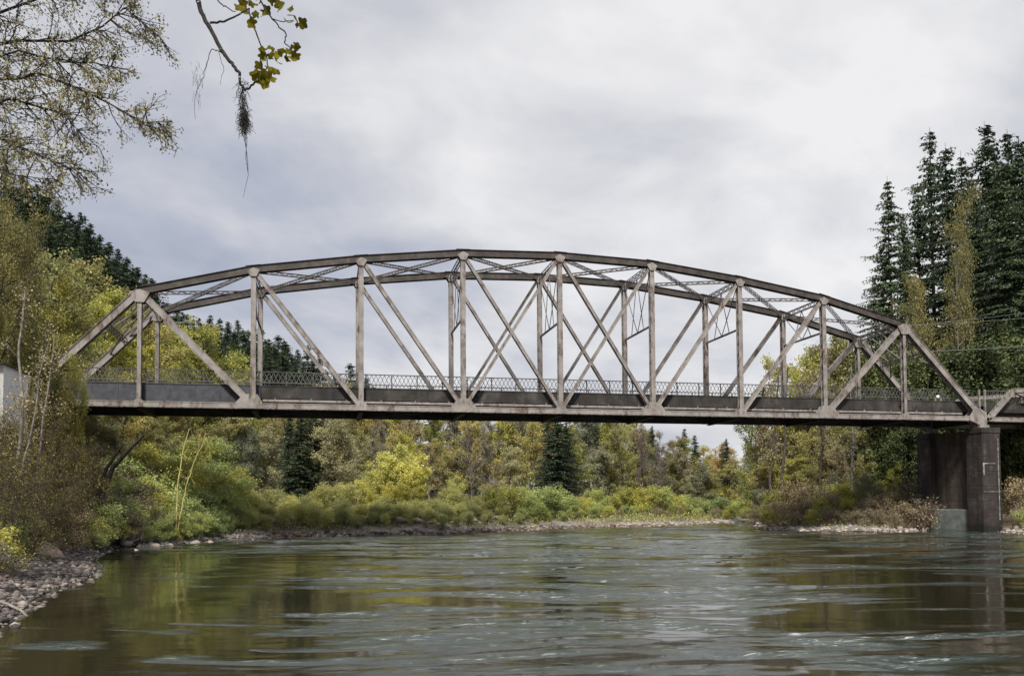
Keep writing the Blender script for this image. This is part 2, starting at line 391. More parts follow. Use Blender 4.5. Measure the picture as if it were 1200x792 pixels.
hw = ((.028 + .03 * sstep(DG_, 18, 34)) * perlin(RW / 3.4, DG_ / 1.5, 11) + .11 * perlin(RW / 7, DG_ / 3.1, 15) * sstep(DG_, 25, 50)) * (.10 + .90 * A_)
hw += A_ * (.032 * perlin(RW / 1.35, DG_ / .62, 12) * fade(.62) + .026 * perlin(RW / .62 + 9, DG_ / .30, 13) * fade(.30) + .012 * perlin(RW / .30, DG_ / .16, 14) * fade(.16))
hw *= (1 - sstep(DG_, 112, 128)) * sstep(DG_, 4.5, 5.5)
WX = R0[0] * RW + FH[0] * DG_; WY = R0[1] * RW + FH[1] * DG_
ii = np.arange(NT * ND).reshape(ND, NT)
wf = np.stack([ii[:-1, :-1], ii[:-1, 1:], ii[1:, 1:], ii[1:, :-1]], -1).reshape(-1, 4)
WM = watermat()
wm = mesh_np('river_water', np.stack([WX, WY, hw], -1).reshape(-1, 3), wf, WM, True)
at_ = wm.attributes.new('riffle', 'FLOAT', 'POINT'); at_.data.foreach_set('value', np.clip(rv, -1, 2).astype(np.float32).ravel())
tag(linkobj(bpy.data.objects.new('river_water', wm)), kind='structure')
wm = mesh_np('river_water', np.array([(-2400, -400, -.09), (2400, -400, -.09), (2400, 3000, -.09), (-2400, 3000, -.09)], float), np.array([[0, 1, 2, 3]]), WM)
tag(linkobj(bpy.data.objects.new('river_water', wm)), kind='structure')

# ------------------------------------------------------------------ bridge
def node(i, top, far=False):
    return Vector((X0 + PAN * i, Y0 + (BW if far else 0), ZC + (HT[i] if top else 0)))
def member(mb, p, q, w, t, lace=.45, plate=.03, laced=True):
    "built-up member: two side plates with edge angles, laced between; w seen from the side, t across the bridge"
    p = Vector(p); q = Vector(q); d = (q - p); L = d.length; d.normalize(); y = Vector((0, 1, 0)); n = d.cross(y).normalized()
    for s in (-1, 1):
        mb.bar(p + y * s * t / 2, q + y * s * t / 2, w, plate)
        for e in (-1, 1):
            mb.bar(p + y * s * (t / 2 + .012) + n * e * (w / 2 - .03), q + y * s * (t / 2 + .012) + n * e * (w / 2 - .03), .06, plate + .02)
    if laced:
        k = max(2, int(L / lace)); 
        for e in (-1, 1):
            for j in range(k):
                a = p + d * (L * j / k); b = p + d * (L * (j + 1) / k); sg = 1 if j % 2 else -1
                mb.bar(a + n * e * (w / 2 - .012) + y * sg * (t / 2 - .03), b + n * e * (w / 2 - .012) - y * sg * (t / 2 - .03), .012, .06, side=tuple(y.cross(n) if False else (0, 1, 0)))
    else:
        mb.bar(p, q, w * .96, .02) ; mb.bar(p, q, .02, t * .9)
def laced_strut(mb, p, q, dep, wid, up=(0, 0, 1), step=.5, a=.055):
    "light lattice strut: four corner angles and zigzag bars on the tall faces"
    p = Vector(p); q = Vector(q); d = q - p; L = d.length; d.normalize(); u = Vector(up); u = (u - d * u.dot(d)).normalized(); s = d.cross(u)
    for i in (-1, 1):
        for j in (-1, 1):
            o = u * i * dep / 2 + s * j * wid / 2; mb.bar(p + o, q + o, a, a, side=tuple(s))
    k = max(2, int(L / step))
    for j in (-1, 1):
        for m in range(k):
            sg = 1 if m % 2 else -1
            mb.bar(p + d * L * m / k + u * sg * dep / 2 + s * j * wid / 2, p + d * L * (m + 1) / k - u * sg * dep / 2 + s * j * wid / 2, .045, .012, side=tuple(s))

BR = empty('truss_bridge', (X0, Y0, 0))
tag(BR, 'long weathered steel arched truss bridge spanning the river', 'bridge')
BL = (X0, Y0, 0)
def bpart(mb, name, mat, parent=None):
    # geometry is in world coordinates; the bridge empty sits at BL
    o = mb.build(name, mat)
    o.data.transform(Matrix.Translation(Vector((-BL[0], -BL[1], 0))))
    o.location = (0, 0, 0); o.parent = parent or BR
    return o
for far_ in (False, True):
    tc = MB()
    for i in range(1, 9):
        p, q = node(i, 1, far_), node(i + 1, 1, far_)
        member(tc, p, q, .46, .44, .5)
        d = (q - p).normalized(); n = Vector((-d.z, 0, d.x))
        if n.z < 0: n = -n
        tc.bar(p + n * .25 - d * .04, q + n * .25 + d * .04, .03, .62)
        for e in (0.0,):
            tc.bar(p + n * .268 - d * .5, p + n * .268 + d * .5, .02, .66)
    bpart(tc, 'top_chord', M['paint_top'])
    for a, b in ((0, 1), (10, 9)):
        m = MB(); p, q = node(a, 0, far_), node(b, 1, far_)
        member(m, p, q, .44, .44, .5)
        d = (q - p).normalized(); n = Vector((-d.z, 0, d.x)); n = n if n.z > 0 else -n
        m.bar(p + n * .24, q + n * .24, .03, .6)
        bpart(m, 'end_post', M['paint'])
    bc = MB()
    p, q = node(0, 0, far_), node(10, 0, far_)
    for i in range(10): member(bc, node(i, 0, far_), node(i + 1, 0, far_), .38, .40, .6)
    bpart(bc, 'bottom_chord', M['paint'])
    for i in range(1, 10):
        m = MB(); w = .25 if i in (1, 9) else .34
        member(m, node(i, 0, far_), node(i, 1, far_), w, .34, .42)
        bpart(m, 'post', M['paint'])
    DG = [(1, 2, .42), (2, 3, .31), (3, 4, .27), (4, 5, .22), (5, 6, .22)]
    for a, b, w in DG:
        m = MB(); member(m, node(a, 1, far_), node(b, 0, far_), w, .30, .45); bpart(m, 'diagonal', M['paint'])
    for a, b, w in [(5, 4, .22), (6, 5, .22), (7, 6, .27), (8, 7, .31), (9, 8, .42)]:
        m = MB(); member(m, node(a, 1, far_), node(b, 0, far_), w, .26, .45); bpart(m, 'diagonal', M['paint'])
    yf = Y0 + (BW if far_ else 0)
    for i in range(1, 10):
        c = node(i, 0, far_); big = i in (2, 4, 6, 8)
        wb, wt, h = (1.75, .9, .78) if big else (.75, .6, .42)
        if i in (1, 9): wb, wt, h = .5, .4, .3
        sh = {2: -.25, 8: .25}.get(i, 0)
        pts = [(c.x - wb / 2 + sh, c.z - .2), (c.x + wb / 2 + sh, c.z - .2), (c.x + wb / 2 + sh, c.z + .22), (c.x + wt / 2 + sh * .6, c.z + h), (c.x - wt / 2 + sh * .6, c.z + h), (c.x - wb / 2 + sh, c.z + .22)]
        for s in (-1, 1): m = MB(); m.prism(pts, yf + s * .245 - .012, yf + s * .245 + .012); bpart(m, 'gusset_plate', M['paint'])
    for i in range(1, 10):
        c = node(i, 1, far_); w, h = (1.3, .75) if i in (1, 9) else (.85, .5)
        sl = (HT[min(i + 1, 10)] - HT[i - 1]) / (2 * PAN) if i not in (1, 9) else 0
        pts = [(c.x - w / 2, c.z - w / 2 * sl - .1), (c.x - w * .22, c.z - h), (c.x + w * .22, c.z - h), (c.x + w / 2, c.z + w / 2 * sl - .1), (c.x, c.z + .12)]
        for s in (-1, 1): m = MB(); m.prism(pts, yf + s * .262 - .01, yf + s * .262 + .01); bpart(m, 'gusset_plate', M['paint'])
    for i in (0, 10):
        c = node(i, 0, far_); s_ = 1 if i == 0 else -1
        m = MB(); pts = [(c.x - .35 * s_, c.z - .55), (c.x + .35 * s_, c.z - .55), (c.x + 1.25 * s_, c.z - .2), (c.x + 1.3 * s_, c.z + .2), (c.x + .75 * s_, c.z + 1.0), (c.x - .35 * s_, c.z + .5)]
        for s in (-1, 1): m.prism(pts, yf + s * .262 - .012, yf + s * .262 + .012)
        m.box((c.x - .45, yf - .4, c.z - .80), (c.x + .45, yf + .4, c.z - .55))
        m.box((c.x - .3, yf - .3, c.z - .62), (c.x + .3, yf + .3, c.z - .1))
        bpart(m, 'bearing_shoe', M['paint'])
# sway frames, portals, top laterals
ZS = ZC + 6.7
for i in range(2, 9):
    m = MB(); a, b = node(i, 1), node(i, 1, True)
    laced_strut(m, a - Vector((0, 0, .12)), b - Vector((0, 0, .12)), .34, .22, step=.4)
    zl = min(ZS, a.z - 2.3)
    la = Vector((a.x, a.y, zl)); lb = Vector((b.x, b.y, zl))
    m.bar(la, lb, .14, .10, side=(1, 0, 0))
    mid = (la + lb) / 2; tm = (a + b) / 2 - Vector((0, 0, .3))
    q1 = la.lerp(lb, .28); q2 = la.lerp(lb, .72)
    for u, v in ((a, mid), (b, mid), (q1, tm), (q2, tm)):
        m.bar(u, v, .05, .045, side=(1, 0, 0))
    bpart(m, 'sway_brace', M['paint_dark'])
for e, nb in ((1, 0), (9, 10)):
    m = MB(); a, b = node(e, 1), node(e, 1, True); a2 = node(nb, 0); b2 = node(nb, 0, True)
    k = .30; lo_a = a.lerp(a2, k); lo_b = b.lerp(b2, k)
    laced_strut(m, a, b, .4, .25, step=.4); laced_strut(m, lo_a, lo_b, .3, .2, step=.4)
    n = 4
    for j in range(n):
        m.bar(a.lerp(b, j / n), lo_a.lerp(lo_b, (j + 1) / n), .09, .08); m.bar(lo_a.lerp(lo_b, j / n), a.lerp(b, (j + 1) / n), .09, .08)
    k2 = .46
    m.bar(a.lerp(a2, k2), lo_a.lerp(lo_b, .25), .10, .08); m.bar(b.lerp(b2, k2), lo_b.lerp(lo_a, .25), .10, .08)
    bpart(m, 'portal_frame', M['paint_dark'])
for i in range(1, 9):
    for c0, c1 in ((False, True), (True, False)):
        m = MB(); p = node(i, 1, c0) - Vector((0, 0, .08)); q = node(i + 1, 1, c1) - Vector((0, 0, .08))
        laced_strut(m, p, q, .20, .16, step=.42, a=.045); bpart(m, 'lateral_brace', M['paint_dark'])
# floor
for i in range(11):
    m = MB(); x = X0 + PAN * i
    m.box((x - .012, Y0 + .2, ZC - .33), (x + .012, Y0 + BW - .2, ZC + 1.02))
    for z in (ZC - .35, ZC + 1.0): m.box((x - .17, Y0 + .2, z), (x + .17, Y0 + BW - .2, z + .025))
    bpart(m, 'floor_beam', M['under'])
XE = X0 + 10 * PAN
for k in range(6):
    m = MB(); y = Y0 + .75 + k * (BW - 1.5) / 5
    x_ = X0 + .1
    m.box((X0 + .1, y - .01, ZC + .42), (XE - .1, y + .01, ZC + 1.1))
    m.box((X0 + .1, y - .1, ZC + .40), (XE - .1, y + .1, ZC + .425))
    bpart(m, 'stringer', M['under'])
m = MB(); m.box((X0 - .69, Y0 + .46, ZC + 1.12), (XE + .3, Y0 + BW - .46, ZD)); bpart(m, 'road_deck', M['asphalt'])
for far_ in (False, True):
    s = 1 if far_ else -1; yb = Y0 + (BW - .42 if far_ else .42)
    m = MB(); x = X0 + (.0 if far_ else 2 * PAN + .5)
    zlo = ZC + .58 if not far_ else ZC - .22
    m.box((x, yb - .04, zlo), (XE - .3, yb + .04, ZC + 1.40))
    m.box((x, yb - .07, ZC + 1.40), (XE - .3, yb + .07, ZC + 1.47))
    xx = x + .6
    while xx < XE - .6:
        m.box((xx - .04, yb - .075, zlo + .02), (xx + .04, yb - .041, ZC + 1.38)); xx += PAN / 4
    bpart(m, 'deck_edge', M['fascia'])
    if not far_:
        m = MB(); m.box((X0 + .2, yb - .045, ZC + .24), (X0 + 2 * PAN + .45, yb + .045, ZC + 1.42))
        m.box((X0 + .2, yb - .08, ZC + 1.42), (X0 + 2 * PAN + .45, yb + .06, ZC + 1.49))
        for j in range(9): m.box((X0 + 1 + j * 1.62, yb - .07, ZC + .26), (X0 + 1.06 + j * 1.62, yb - .047, ZC + 1.40))
        bpart(m, 'deck_edge', M['fascia_blue'])['label'] = 'blue-grey panelled deck edge at the left end'
        m = MB(); m.box((X0 + 2 * PAN + .6, Y0 + .23, ZC + .34), (XE - 1.6, Y0 + .40, ZC + .50))
        xx = X0 + 2 * PAN + 1.4
        while xx < XE - 2: m.box((xx, Y0 + .24, ZC + .503), (xx + .06, Y0 + .36, ZC + .60)); xx += 2.43
        bpart(m, 'utility_pipe', M['paint'])
    # railing
    zr0, zr1 = ZC + 1.68, ZC + 2.42; x1, x2 = X0 + .3, XE - .5
    rt = MB(); rt.box((x1, yb - .04, zr1 - .03), (x2, yb + .04, zr1 + .03))
    top = bpart(rt, 'railing', M['rail_dark'])
    def sub(mb, name, mat):
        o = mb.build(name, mat); o.data.transform(Matrix.Translation(Vector((-BL[0], -BL[1], 0)))); o.location = (0, 0, 0); o.parent = top
    m = MB(); m.box((x1, yb - .03, zr0 - .025), (x2, yb + .03, zr0 + .025)); sub(m, 'bottom_rail', M['rail'])
    m = MB(); st = .34; xx = x1; 
    while xx < x2 - st:
        m.bar((xx, yb - .012, zr0), (xx + st, yb - .012, zr1), .036, .012); m.bar((xx + st, yb + .012, zr0), (xx, yb + .012, zr1), .036, .012); xx += st / 1.0 * .9
    sub(m, 'lattice', M['rail'])
    xx = x1 + .05
    while xx < x2: m = MB(); m.box((xx - .035, yb - .035, ZC + 1.4), (xx + .035, yb + .035, zr1 - .03)); sub(m, 'railing_post', M['rail_dark']); xx += PAN / 4
m = MB()
for i in range(10):
    for a, b in ((0, 1), (1, 0)): m.bar(node(i, 0, a) - Vector((0, 0, .05)), node(i + 1, 0, b) - Vector((0, 0, .05)), .09, .09)
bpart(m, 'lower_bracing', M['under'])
# small white marker lamp at the right end of the deck
lp = at(1118, 468, 68.0)
m = MB()
import bmesh
def ball_mesh(name, r, mat, sub=2, sc=(1, 1, 1)):
    bm = bmesh.new(); bmesh.ops.create_icosphere(bm, subdivisions=sub, radius=r)
    for v in bm.verts: v.co = Vector((v.co.x * sc[0], v.co.y * sc[1], v.co.z * sc[2]))
    me = bpy.data.meshes.new(name); bm.to_mesh(me); bm.free(); me.materials.append(mat)
    me.polygons.foreach_set('use_smooth', np.ones(len(me.polygons), bool)); return me
lt = empty('marker_lamp', (lp[0], Y0 + .38, ZC + 1.475))
tag(lt, 'small white round marker lamp on the deck edge beside right end post', 'lamp')
linkobj(bpy.data.objects.new('globe', ball_mesh('globe', .16, M['white'], 2, (1, .7, 1))), lt).location = (0, 0, .32)
m = MB(); m.box((-.04, -.04, 0), (.04, .04, .16)); m.build('bracket', M['rail_dark'], lt)

# second span: low pony truss running to the right bank
PB = empty('pony_truss_bridge', (XE + .6, Y0, 0))
tag(PB, 'short low pony truss span right of the pier at the picture edge', 'bridge')
def ppart(mb, name, mat):
    o = mb.build(name, mat); o.data.transform(Matrix.Translation(Vector((-(XE + .6), -Y0, 0)))); o.location = (0, 0, 0); o.parent = PB; return o
PX0 = XE + .6; pp = 4.6; npn = 6; PH = [0, 2.45, 3.0, 3.2, 3.0, 2.45, 0]
def pn(i, t, f): return Vector((PX0 + pp * i if i else PX0 + .1, Y0 + (BW if f else 0), ZC - .05 + (PH[i] if t else 0)))
for f in (0, 1):
    pn1 = [pn(i, 1, f) for i in range(npn + 1)]; pn1[1].x -= 2.0; pn1[-2].x += 2.0
    m = MB()
    for i in range(1, npn - 1): member(m, pn1[i], pn1[i + 1], .34, .34, .5)
    ppart(m, 'top_chord', M['paint'])
    for a, b in ((pn(0, 0, f), pn1[1]), (pn(npn, 0, f), pn1[-2])):
        m = MB(); member(m, a, b, .36, .34, .5); ppart(m, 'end_post', M['paint'])
    m = MB(); member(m, pn(0, 0, f), pn(npn, 0, f), .36, .34, .6); ppart(m, 'bottom_chord', M['paint'])
    for i in range(1, npn):
        m = MB(); member(m, pn(i, 0, f), pn(i, 1, f) - Vector((0, 0, .2)), .2, .2, .4); ppart(m, 'post', M['paint'])
        m = MB(); a = pn1[i]; b = pn(i + (1 if i < 3 else -1), 0, f)
        if i != 3: member(m, a, b, .22, .2, .4); ppart(m, 'diagonal', M['paint'])
    yb = Y0 + (BW - .42 if f else .42)
    m = MB(); m.box((PX0 + .2, yb - .04, ZC + (.58)), (PX0 + pp * npn, yb + .04, ZC + 1.42)); ppart(m, 'deck_edge', M['fascia'])
    for xx in (PX0 - .35, PX0 + .2): m = MB(); m.box((xx - .07, yb - .07, ZC - .3), (xx + .07, yb + .07, ZC + 2.5)); ppart(m, 'railing_end_post', M['paint'])
    m = MB(); m.box((PX0 + .3, yb - .04, ZC + 2.39), (PX0 + pp * npn, yb + .04, ZC + 2.45)); m.box((PX0 + .3, yb - .03, ZC + 1.66), (PX0 + pp * npn, yb + .03, ZC + 1.70))
    xx = PX0 + .3
    while xx < PX0 + pp * npn - .4:
        m.bar((xx, yb - .012, ZC + 1.68), (xx + .4, yb - .012, ZC + 2.42), .035, .012); m.bar((xx + .4, yb + .012, ZC + 1.68), (xx, yb + .012, ZC + 2.42), .035, .012); xx += .4
    ppart(m, 'railing', M['rail'])
m = MB(); m.box((PX0 - .25, Y0 + .46, ZC + 1.12), (PX0 + pp * npn + .4, Y0 + BW - .46, ZD)); ppart(m, 'road_deck', M['asphalt'])
for k in range(6):
    m = MB(); y = Y0 + .75 + k * (BW - 1.5) / 5; m.box((PX0, y - .1, ZC + .1), (PX0 + pp * npn, y + .1, ZC + 1.1)); ppart(m, 'stringer', M['under'])

# pier
pcx = XE + .12
PR = empty('bridge_pier', (pcx, Y0 + BW / 2, 0)); tag(PR, 'stained concrete pier with two columns and web wall under the right end', 'pier')
def rpart(mb, name, mat, bev=0):
    o = mb.build(name, mat); o.data.transform(Matrix.Translation(Vector((-pcx, -(Y0 + BW / 2), 0)))); o.location = (0, 0, 0); o.parent = PR
    if bev:
        b = o.modifiers.new('b', 'BEVEL'); b.width = bev; b.segments = 2
    return o
ztop = ZC - .82
for y in (Y0, Y0 + BW):
    m = MB()
    wb, wt = .95, .88
    V_ = [(pcx + a * w, y + b * w, z) for z, w in ((-2, wb), (ztop - .45, wt)) for a, b in ((-1, -1), (1, -1), (1, 1), (-1, 1))]
    m.add(V_, [(0,3,2,1),(4,5,6,7),(0,1,5,4),(1,2,6,5),(2,3,7,6),(3,0,4,7)])
    rpart(m, 'column', M['conc'], .06)
    m = MB(); m.box((pcx - .92, y - .92, ztop - .45), (pcx + .92, y + .92, ztop)); rpart(m, 'column_cap', M['conc'], .04)
m = MB(); m.box((pcx - .35, Y0 + .9, 1.7), (pcx + .35, Y0 + BW - .9, ztop - .1)); rpart(m, 'web_wall', M['conc_wall'])
m = MB(); m.box((pcx - .75, Y0 + .9, -2), (pcx + .6, Y0 + BW - .9, 1.75)); rpart(m, 'footing', M['conc_pale'], .05)
m = MB(); yy = Y0 - .945
m.box((pcx + .58, yy - .012, .9), (pcx + .64, yy + .10, ztop - .9)); m.box((pcx - .85, yy - .010, 3.2), (pcx + .75, yy + .06, 3.25))
m.box((pcx - .86, yy - .010, 4.6), (pcx - .76, yy + .08, 5.6)); m.box((pcx - .76, yy - .010, 5.5), (pcx + .30, yy + .08, 5.58)); 
rpart(m, 'paint_line', M['paintline'])
# left abutment and roads
m = MB(); m.box((X0 - 1.6, Y0 - 1.0, 3), (X0 + .6, Y0 + BW + 1.0, ZC - .8)); m.box((X0 - 1.6, Y0 - 1.0, ZC - .8), (X0 - .7, Y0 + BW + 1.0, ZD - .3))
o = m.build('bridge_abutment', M['conc'], None, (X0 - .5, Y0 + BW / 2, 3)); tag(o, 'concrete abutment hidden in brush under the left end of the bridge', 'abutment')
m = MB(); xr = PX0 + pp * npn; m.box((xr - .2, Y0 - 1, 1), (xr + 1.6, Y0 + BW + 1, ZC - .4)); m.box((xr + .5, Y0 - 1, ZC - .4), (xr + 1.6, Y0 + BW + 1, ZD - .3))
o = m.build('bridge_abutment', M['conc'], None, (xr, Y0 + BW / 2, 1)); tag(o, 'concrete abutment at the right end of the pony truss span', 'abutment')
for x1, x2 in ((X0 - 220, X0 - .62), (xr + .45, xr + 300)):
    m = MB(); m.box((x1, Y0 + .3, ZD - .5), (x2, Y0 + BW - .3, ZD + .01)); tag(m.build('road', M['asphalt']), kind='structure')

# ------------------------------------------------------------------ plants
def tubes(P, Q, r0, r1, sides=4):
    "tapered tubes for arrays of segments"
    P = np.array(P, float); Q = np.array(Q, float); r0 = np.array(r0, float); r1 = np.array(r1, float)
    d = Q - P; d /= np.maximum(np.linalg.norm(d, axis=1, keepdims=True), 1e-9)
    a = np.where(np.abs(d[:, 2:3]) < .9, np.array([[0, 0, 1.]]), np.array([[1., 0, 0]]))
    u = np.cross(d, a); u /= np.linalg.norm(u, axis=1, keepdims=True); v = np.cross(d, u)
    n = len(P); V = np.zeros((n, 2 * sides, 3))
    for k in range(sides):
        c, s = math.cos(2 * math.pi * k / sides), math.sin(2 * math.pi * k / sides)
        o = u * c + v * s; V[:, k] = P + o * r0[:, None]; V[:, sides + k] = Q + o * r1[:, None]
    f = np.array([[k, (k + 1) % sides, sides + (k + 1) % sides, sides + k] for k in range(sides)])
    Fq = (np.arange(n)[:, None, None] * 2 * sides + f[None]).reshape(-1, 4)
    return V.reshape(-1, 3), Fq
def leafquads(C, size, rg, aspect=(.5, .9), flat=0.0, dirs=None):
    "small quads at centres C; flat > 0 turns them towards lying flat"
    n = len(C); u = rg.normal(0, 1, (n, 3))
    if dirs is not None: u = dirs + u * .35
    u /= np.linalg.norm(u, axis=1, keepdims=True)
    w = rg.normal(0, 1, (n, 3)); w[:, 2] *= (1 - flat); v = np.cross(u, w)
    if flat: v = np.cross(u, w * (1 - flat) + np.array([0, 0, 1.]) * flat * 2)
    v /= np.maximum(np.linalg.norm(v, axis=1, keepdims=True), 1e-6)
    s = (size * rg.uniform(.55, 1.3, n))[:, None]; a = rg.uniform(*aspect, n)[:, None]
    nn = np.cross(u, v) * s * .18
    V = np.stack([C - u * s * .5, C - v * s * a * .5 + nn, C + u * s * .5, C + v * s * a * .5 + nn * rg.uniform(-1, 1, (n, 1))], 1).reshape(-1, 3)
    return V, np.arange(4 * n).reshape(n, 4)
class Sk:
    def __init__(s): s.P = []; s.Q = []; s.a = []; s.b = []; s.tips = []
    def seg(s, p, q, a, b): s.P.append(p); s.Q.append(q); s.a.append(a); s.b.append(b)
    def poly(s, pts, r0, r1, ):
        n = len(pts) - 1
        for i in range(n): s.seg(pts[i], pts[i + 1], r0 + (r1 - r0) * i / n, r0 + (r1 - r0) * (i + 1) / n)
def nrm(v): return v / max(np.linalg.norm(v), 1e-9)
def grow(sk, p, d, L, r, rg, lvl, maxl, up=.25, kids=(5, 4, 3), ang=.8, wob=.22, nseg=4, leafat=None):
    "recursive limb; d unit direction"
    pts = [p]; dd = d.copy()
    for i in range(nseg):
        dd = nrm(dd + rg.normal(0, wob, 3) + np.array([0, 0, up])); pts.append(pts[-1] + dd * L / nseg)
    sk.poly(pts, r, r * .3)
    if lvl >= maxl:
        for k in range(1, len(pts)): sk.tips.append((pts[k], dd))
        return
    k = kids[min(lvl, len(kids) - 1)]
    for j in range(k):
        t = rg.uniform(.25, 1.0); x = t * nseg; i0 = min(int(x), nseg - 1); q = pts[i0] + (pts[i0 + 1] - pts[i0]) * (x - i0)
        ax = nrm(np.cross(dd, rg.normal(0, 1, 3))); nd = nrm(nrm(pts[i0 + 1] - pts[i0]) * math.cos(ang) + ax * math.sin(ang) * rg.uniform(.6, 1.2))
        grow(sk, q, nd, L * rg.uniform(.35, .6) * (1.15 - .4 * t), max(r * .42, .006), rg, lvl + 1, maxl, up, kids, ang, wob, max(2, nseg - 1))
def decid(seed, h, rad, base=.25, n1=16, kids=(5, 4), elev=(.5, 1.1), leaves=5000, lsz=.3, jit=.35, tr=None, stems=1, lean=.0, bark='bark', leaf='lf_olive', shape='round', maxl=2, wob=.2, twigr=.022):
    rg = np.random.default_rng(seed); sk = Sk(); tr = tr or h * .014
    for st in range(stems):
        az = rg.uniform(0, 6.28); ln = rg.uniform(.1, .35) if stems > 1 else lean
        d = nrm(np.array([math.cos(az) * ln, math.sin(az) * ln, 1.])); p = np.array([math.cos(az), math.sin(az), 0]) * (0.02 * h if stems > 1 else 0)
        hh = h * (rg.uniform(.7, 1.0) if stems > 1 else 1); pts = [p - np.array([0, 0, .5])]; n = 9; pts.append(p)
        for i in range(n):
            d = nrm(d + np.array([*rg.normal(0, .07, 2), .08])); p = p + d * hh / n * .95; pts.append(p)
        sk.poly(pts, tr, tr * .12)
        for k in range(max(3, n1 // stems)):
            t = base + (1 - base) * ((k + rg.uniform(0, 1)) / max(3, n1 // stems)) * .97
            x = 1 + t * n; i0 = min(int(x), n); q = pts[i0] + (pts[i0 + 1] - pts[i0]) * (x - i0) if i0 < n else pts[-1]
            az2 = k * 2.4 + rg.uniform(-.5, .5); u = (t - base) / (1 - base)
            if shape == 'round': Lm = rad * (.55 + .6 * math.sin(math.pi * min(1, u * .8 + .15)))
            elif shape == 'cone': Lm = rad * (1.15 - .9 * u)
            else: Lm = rad * (.45 + .75 * u)
            el = elev[0] + (elev[1] - elev[0]) * u; dr = np.array([math.cos(az2) * math.cos(el), math.sin(az2) * math.cos(el), math.sin(el)])
            grow(sk, q, dr, Lm * rg.uniform(.7, 1.15) / (1.0 + .0 * stems), tr * (.45 - .25 * u), rg, 0, maxl - 1, .12, kids, .75, wob)
    A = np.array(sk.a); B = np.array(sk.b); A = np.maximum(A, twigr * .5); B = np.maximum(B, twigr * .3)
    Vt, Ft = tubes(sk.P, sk.Q, A, B, 4)
    T = np.array([t[0] for t in sk.tips]); D = np.array([t[1] for t in sk.tips])
    idx = rg.integers(0, len(T), leaves)
    # uneven: clumps carry more or less foliage
    wgt = rg.uniform(0, 1, len(T)) ** 1.6; wgt /= wgt.sum(); idx = rg.choice(len(T), leaves, p=wgt)
    C = T[idx] + rg.normal(0, jit, (leaves, 3)) * np.array([1, 1, .8]); C[:, 2] = np.maximum(C[:, 2], .1)
    Vl, Fl = leafquads(C, lsz, rg)
    return (mesh_np('trunk', Vt, Ft, M[bark], True), mesh_np('crown', Vl, Fl, M[leaf]), float(C[:, 2].max()))
def conif(seed, h, rf=.15, base=.1, gap=.55, sz=.55, dens=1.0, droop=.35, leaf='needle'):
    rg = np.random.default_rng(seed); sk = Sk(); C = []; Dr = []; Sz = []
    tr = h * .012; n = 12; pts = [np.array([0, 0, -.8])]
    for i in range(n + 1): pts.append(np.array([*(rg.normal(0, .004 * h, 2) * (i / n) * (1 - i / n) * 2), h * i / n]))
    sk.poly(pts, tr, .02)
    z = base * h
    side = rg.normal(0, .25, 4)
    while z < h * .985:
        u = 1 - z / h; Rm = rf * h * min(1, (u * 1.25) ** .78) + .15
        if u > .75: Rm *= 1 - (u - .75) * 1.2
        for k in range(int(rg.integers(4, 8) * min(1.2, dens) + .5)):
            az = rg.uniform(0, 6.28); L = Rm * rg.uniform(.35, 1.25) * (1 + side[int(az / 1.571) % 4] * .6)
            if rg.uniform() < .08: continue
            dr = np.array([math.cos(az), math.sin(az), .25 - .15 * u + rg.normal(0, .1)]); p = np.array([0, 0, z]); ns = max(2, int(L / (sz * .55))); pr = p
            for j in range(ns):
                dr = dr + np.array([0, 0, -droop * 1.4 / ns * (1 if j < ns * .7 else -.6)]); q = pr + nrm(dr) * L / ns
                if j % 2 == 0 or True: sk.seg(pr, q, .05 * (1 - j / ns) + .012, .05 * (1 - (j + 1) / ns) + .01)
                wd = sz * .9 * (1 - j / ns * .5) * min(1, .4 + L / 2)
                tang = np.array([-math.sin(az), math.cos(az), 0])
                for e in range(6):
                    o = tang * rg.normal(0, .55) * wd + np.array([0, 0, -abs(rg.normal(0, .2)) * wd])
                    C.append((pr + q) / 2 + o); Dr.append(nrm(dr * .8 + tang * rg.normal(0, .6) + np.array([0, 0, -.35]))); Sz.append(wd * rg.uniform(.45, 1.05))
                pr = q
        z += gap * rg.uniform(.6, 1.3) * (.55 + .45 * min(1, u * 3))
    C = np.array(C); Dr = np.array(Dr); Sz = np.array(Sz)
    V1, F1 = leafquads(C, Sz, rg, (.25, .5), .45, Dr)
    Vt, Ft = tubes(sk.P, sk.Q, sk.a, sk.b, 4)
    return (mesh_np('trunk', Vt, Ft, M['bark_dark'], True), mesh_np('crown', V1, F1, M[leaf]), h)

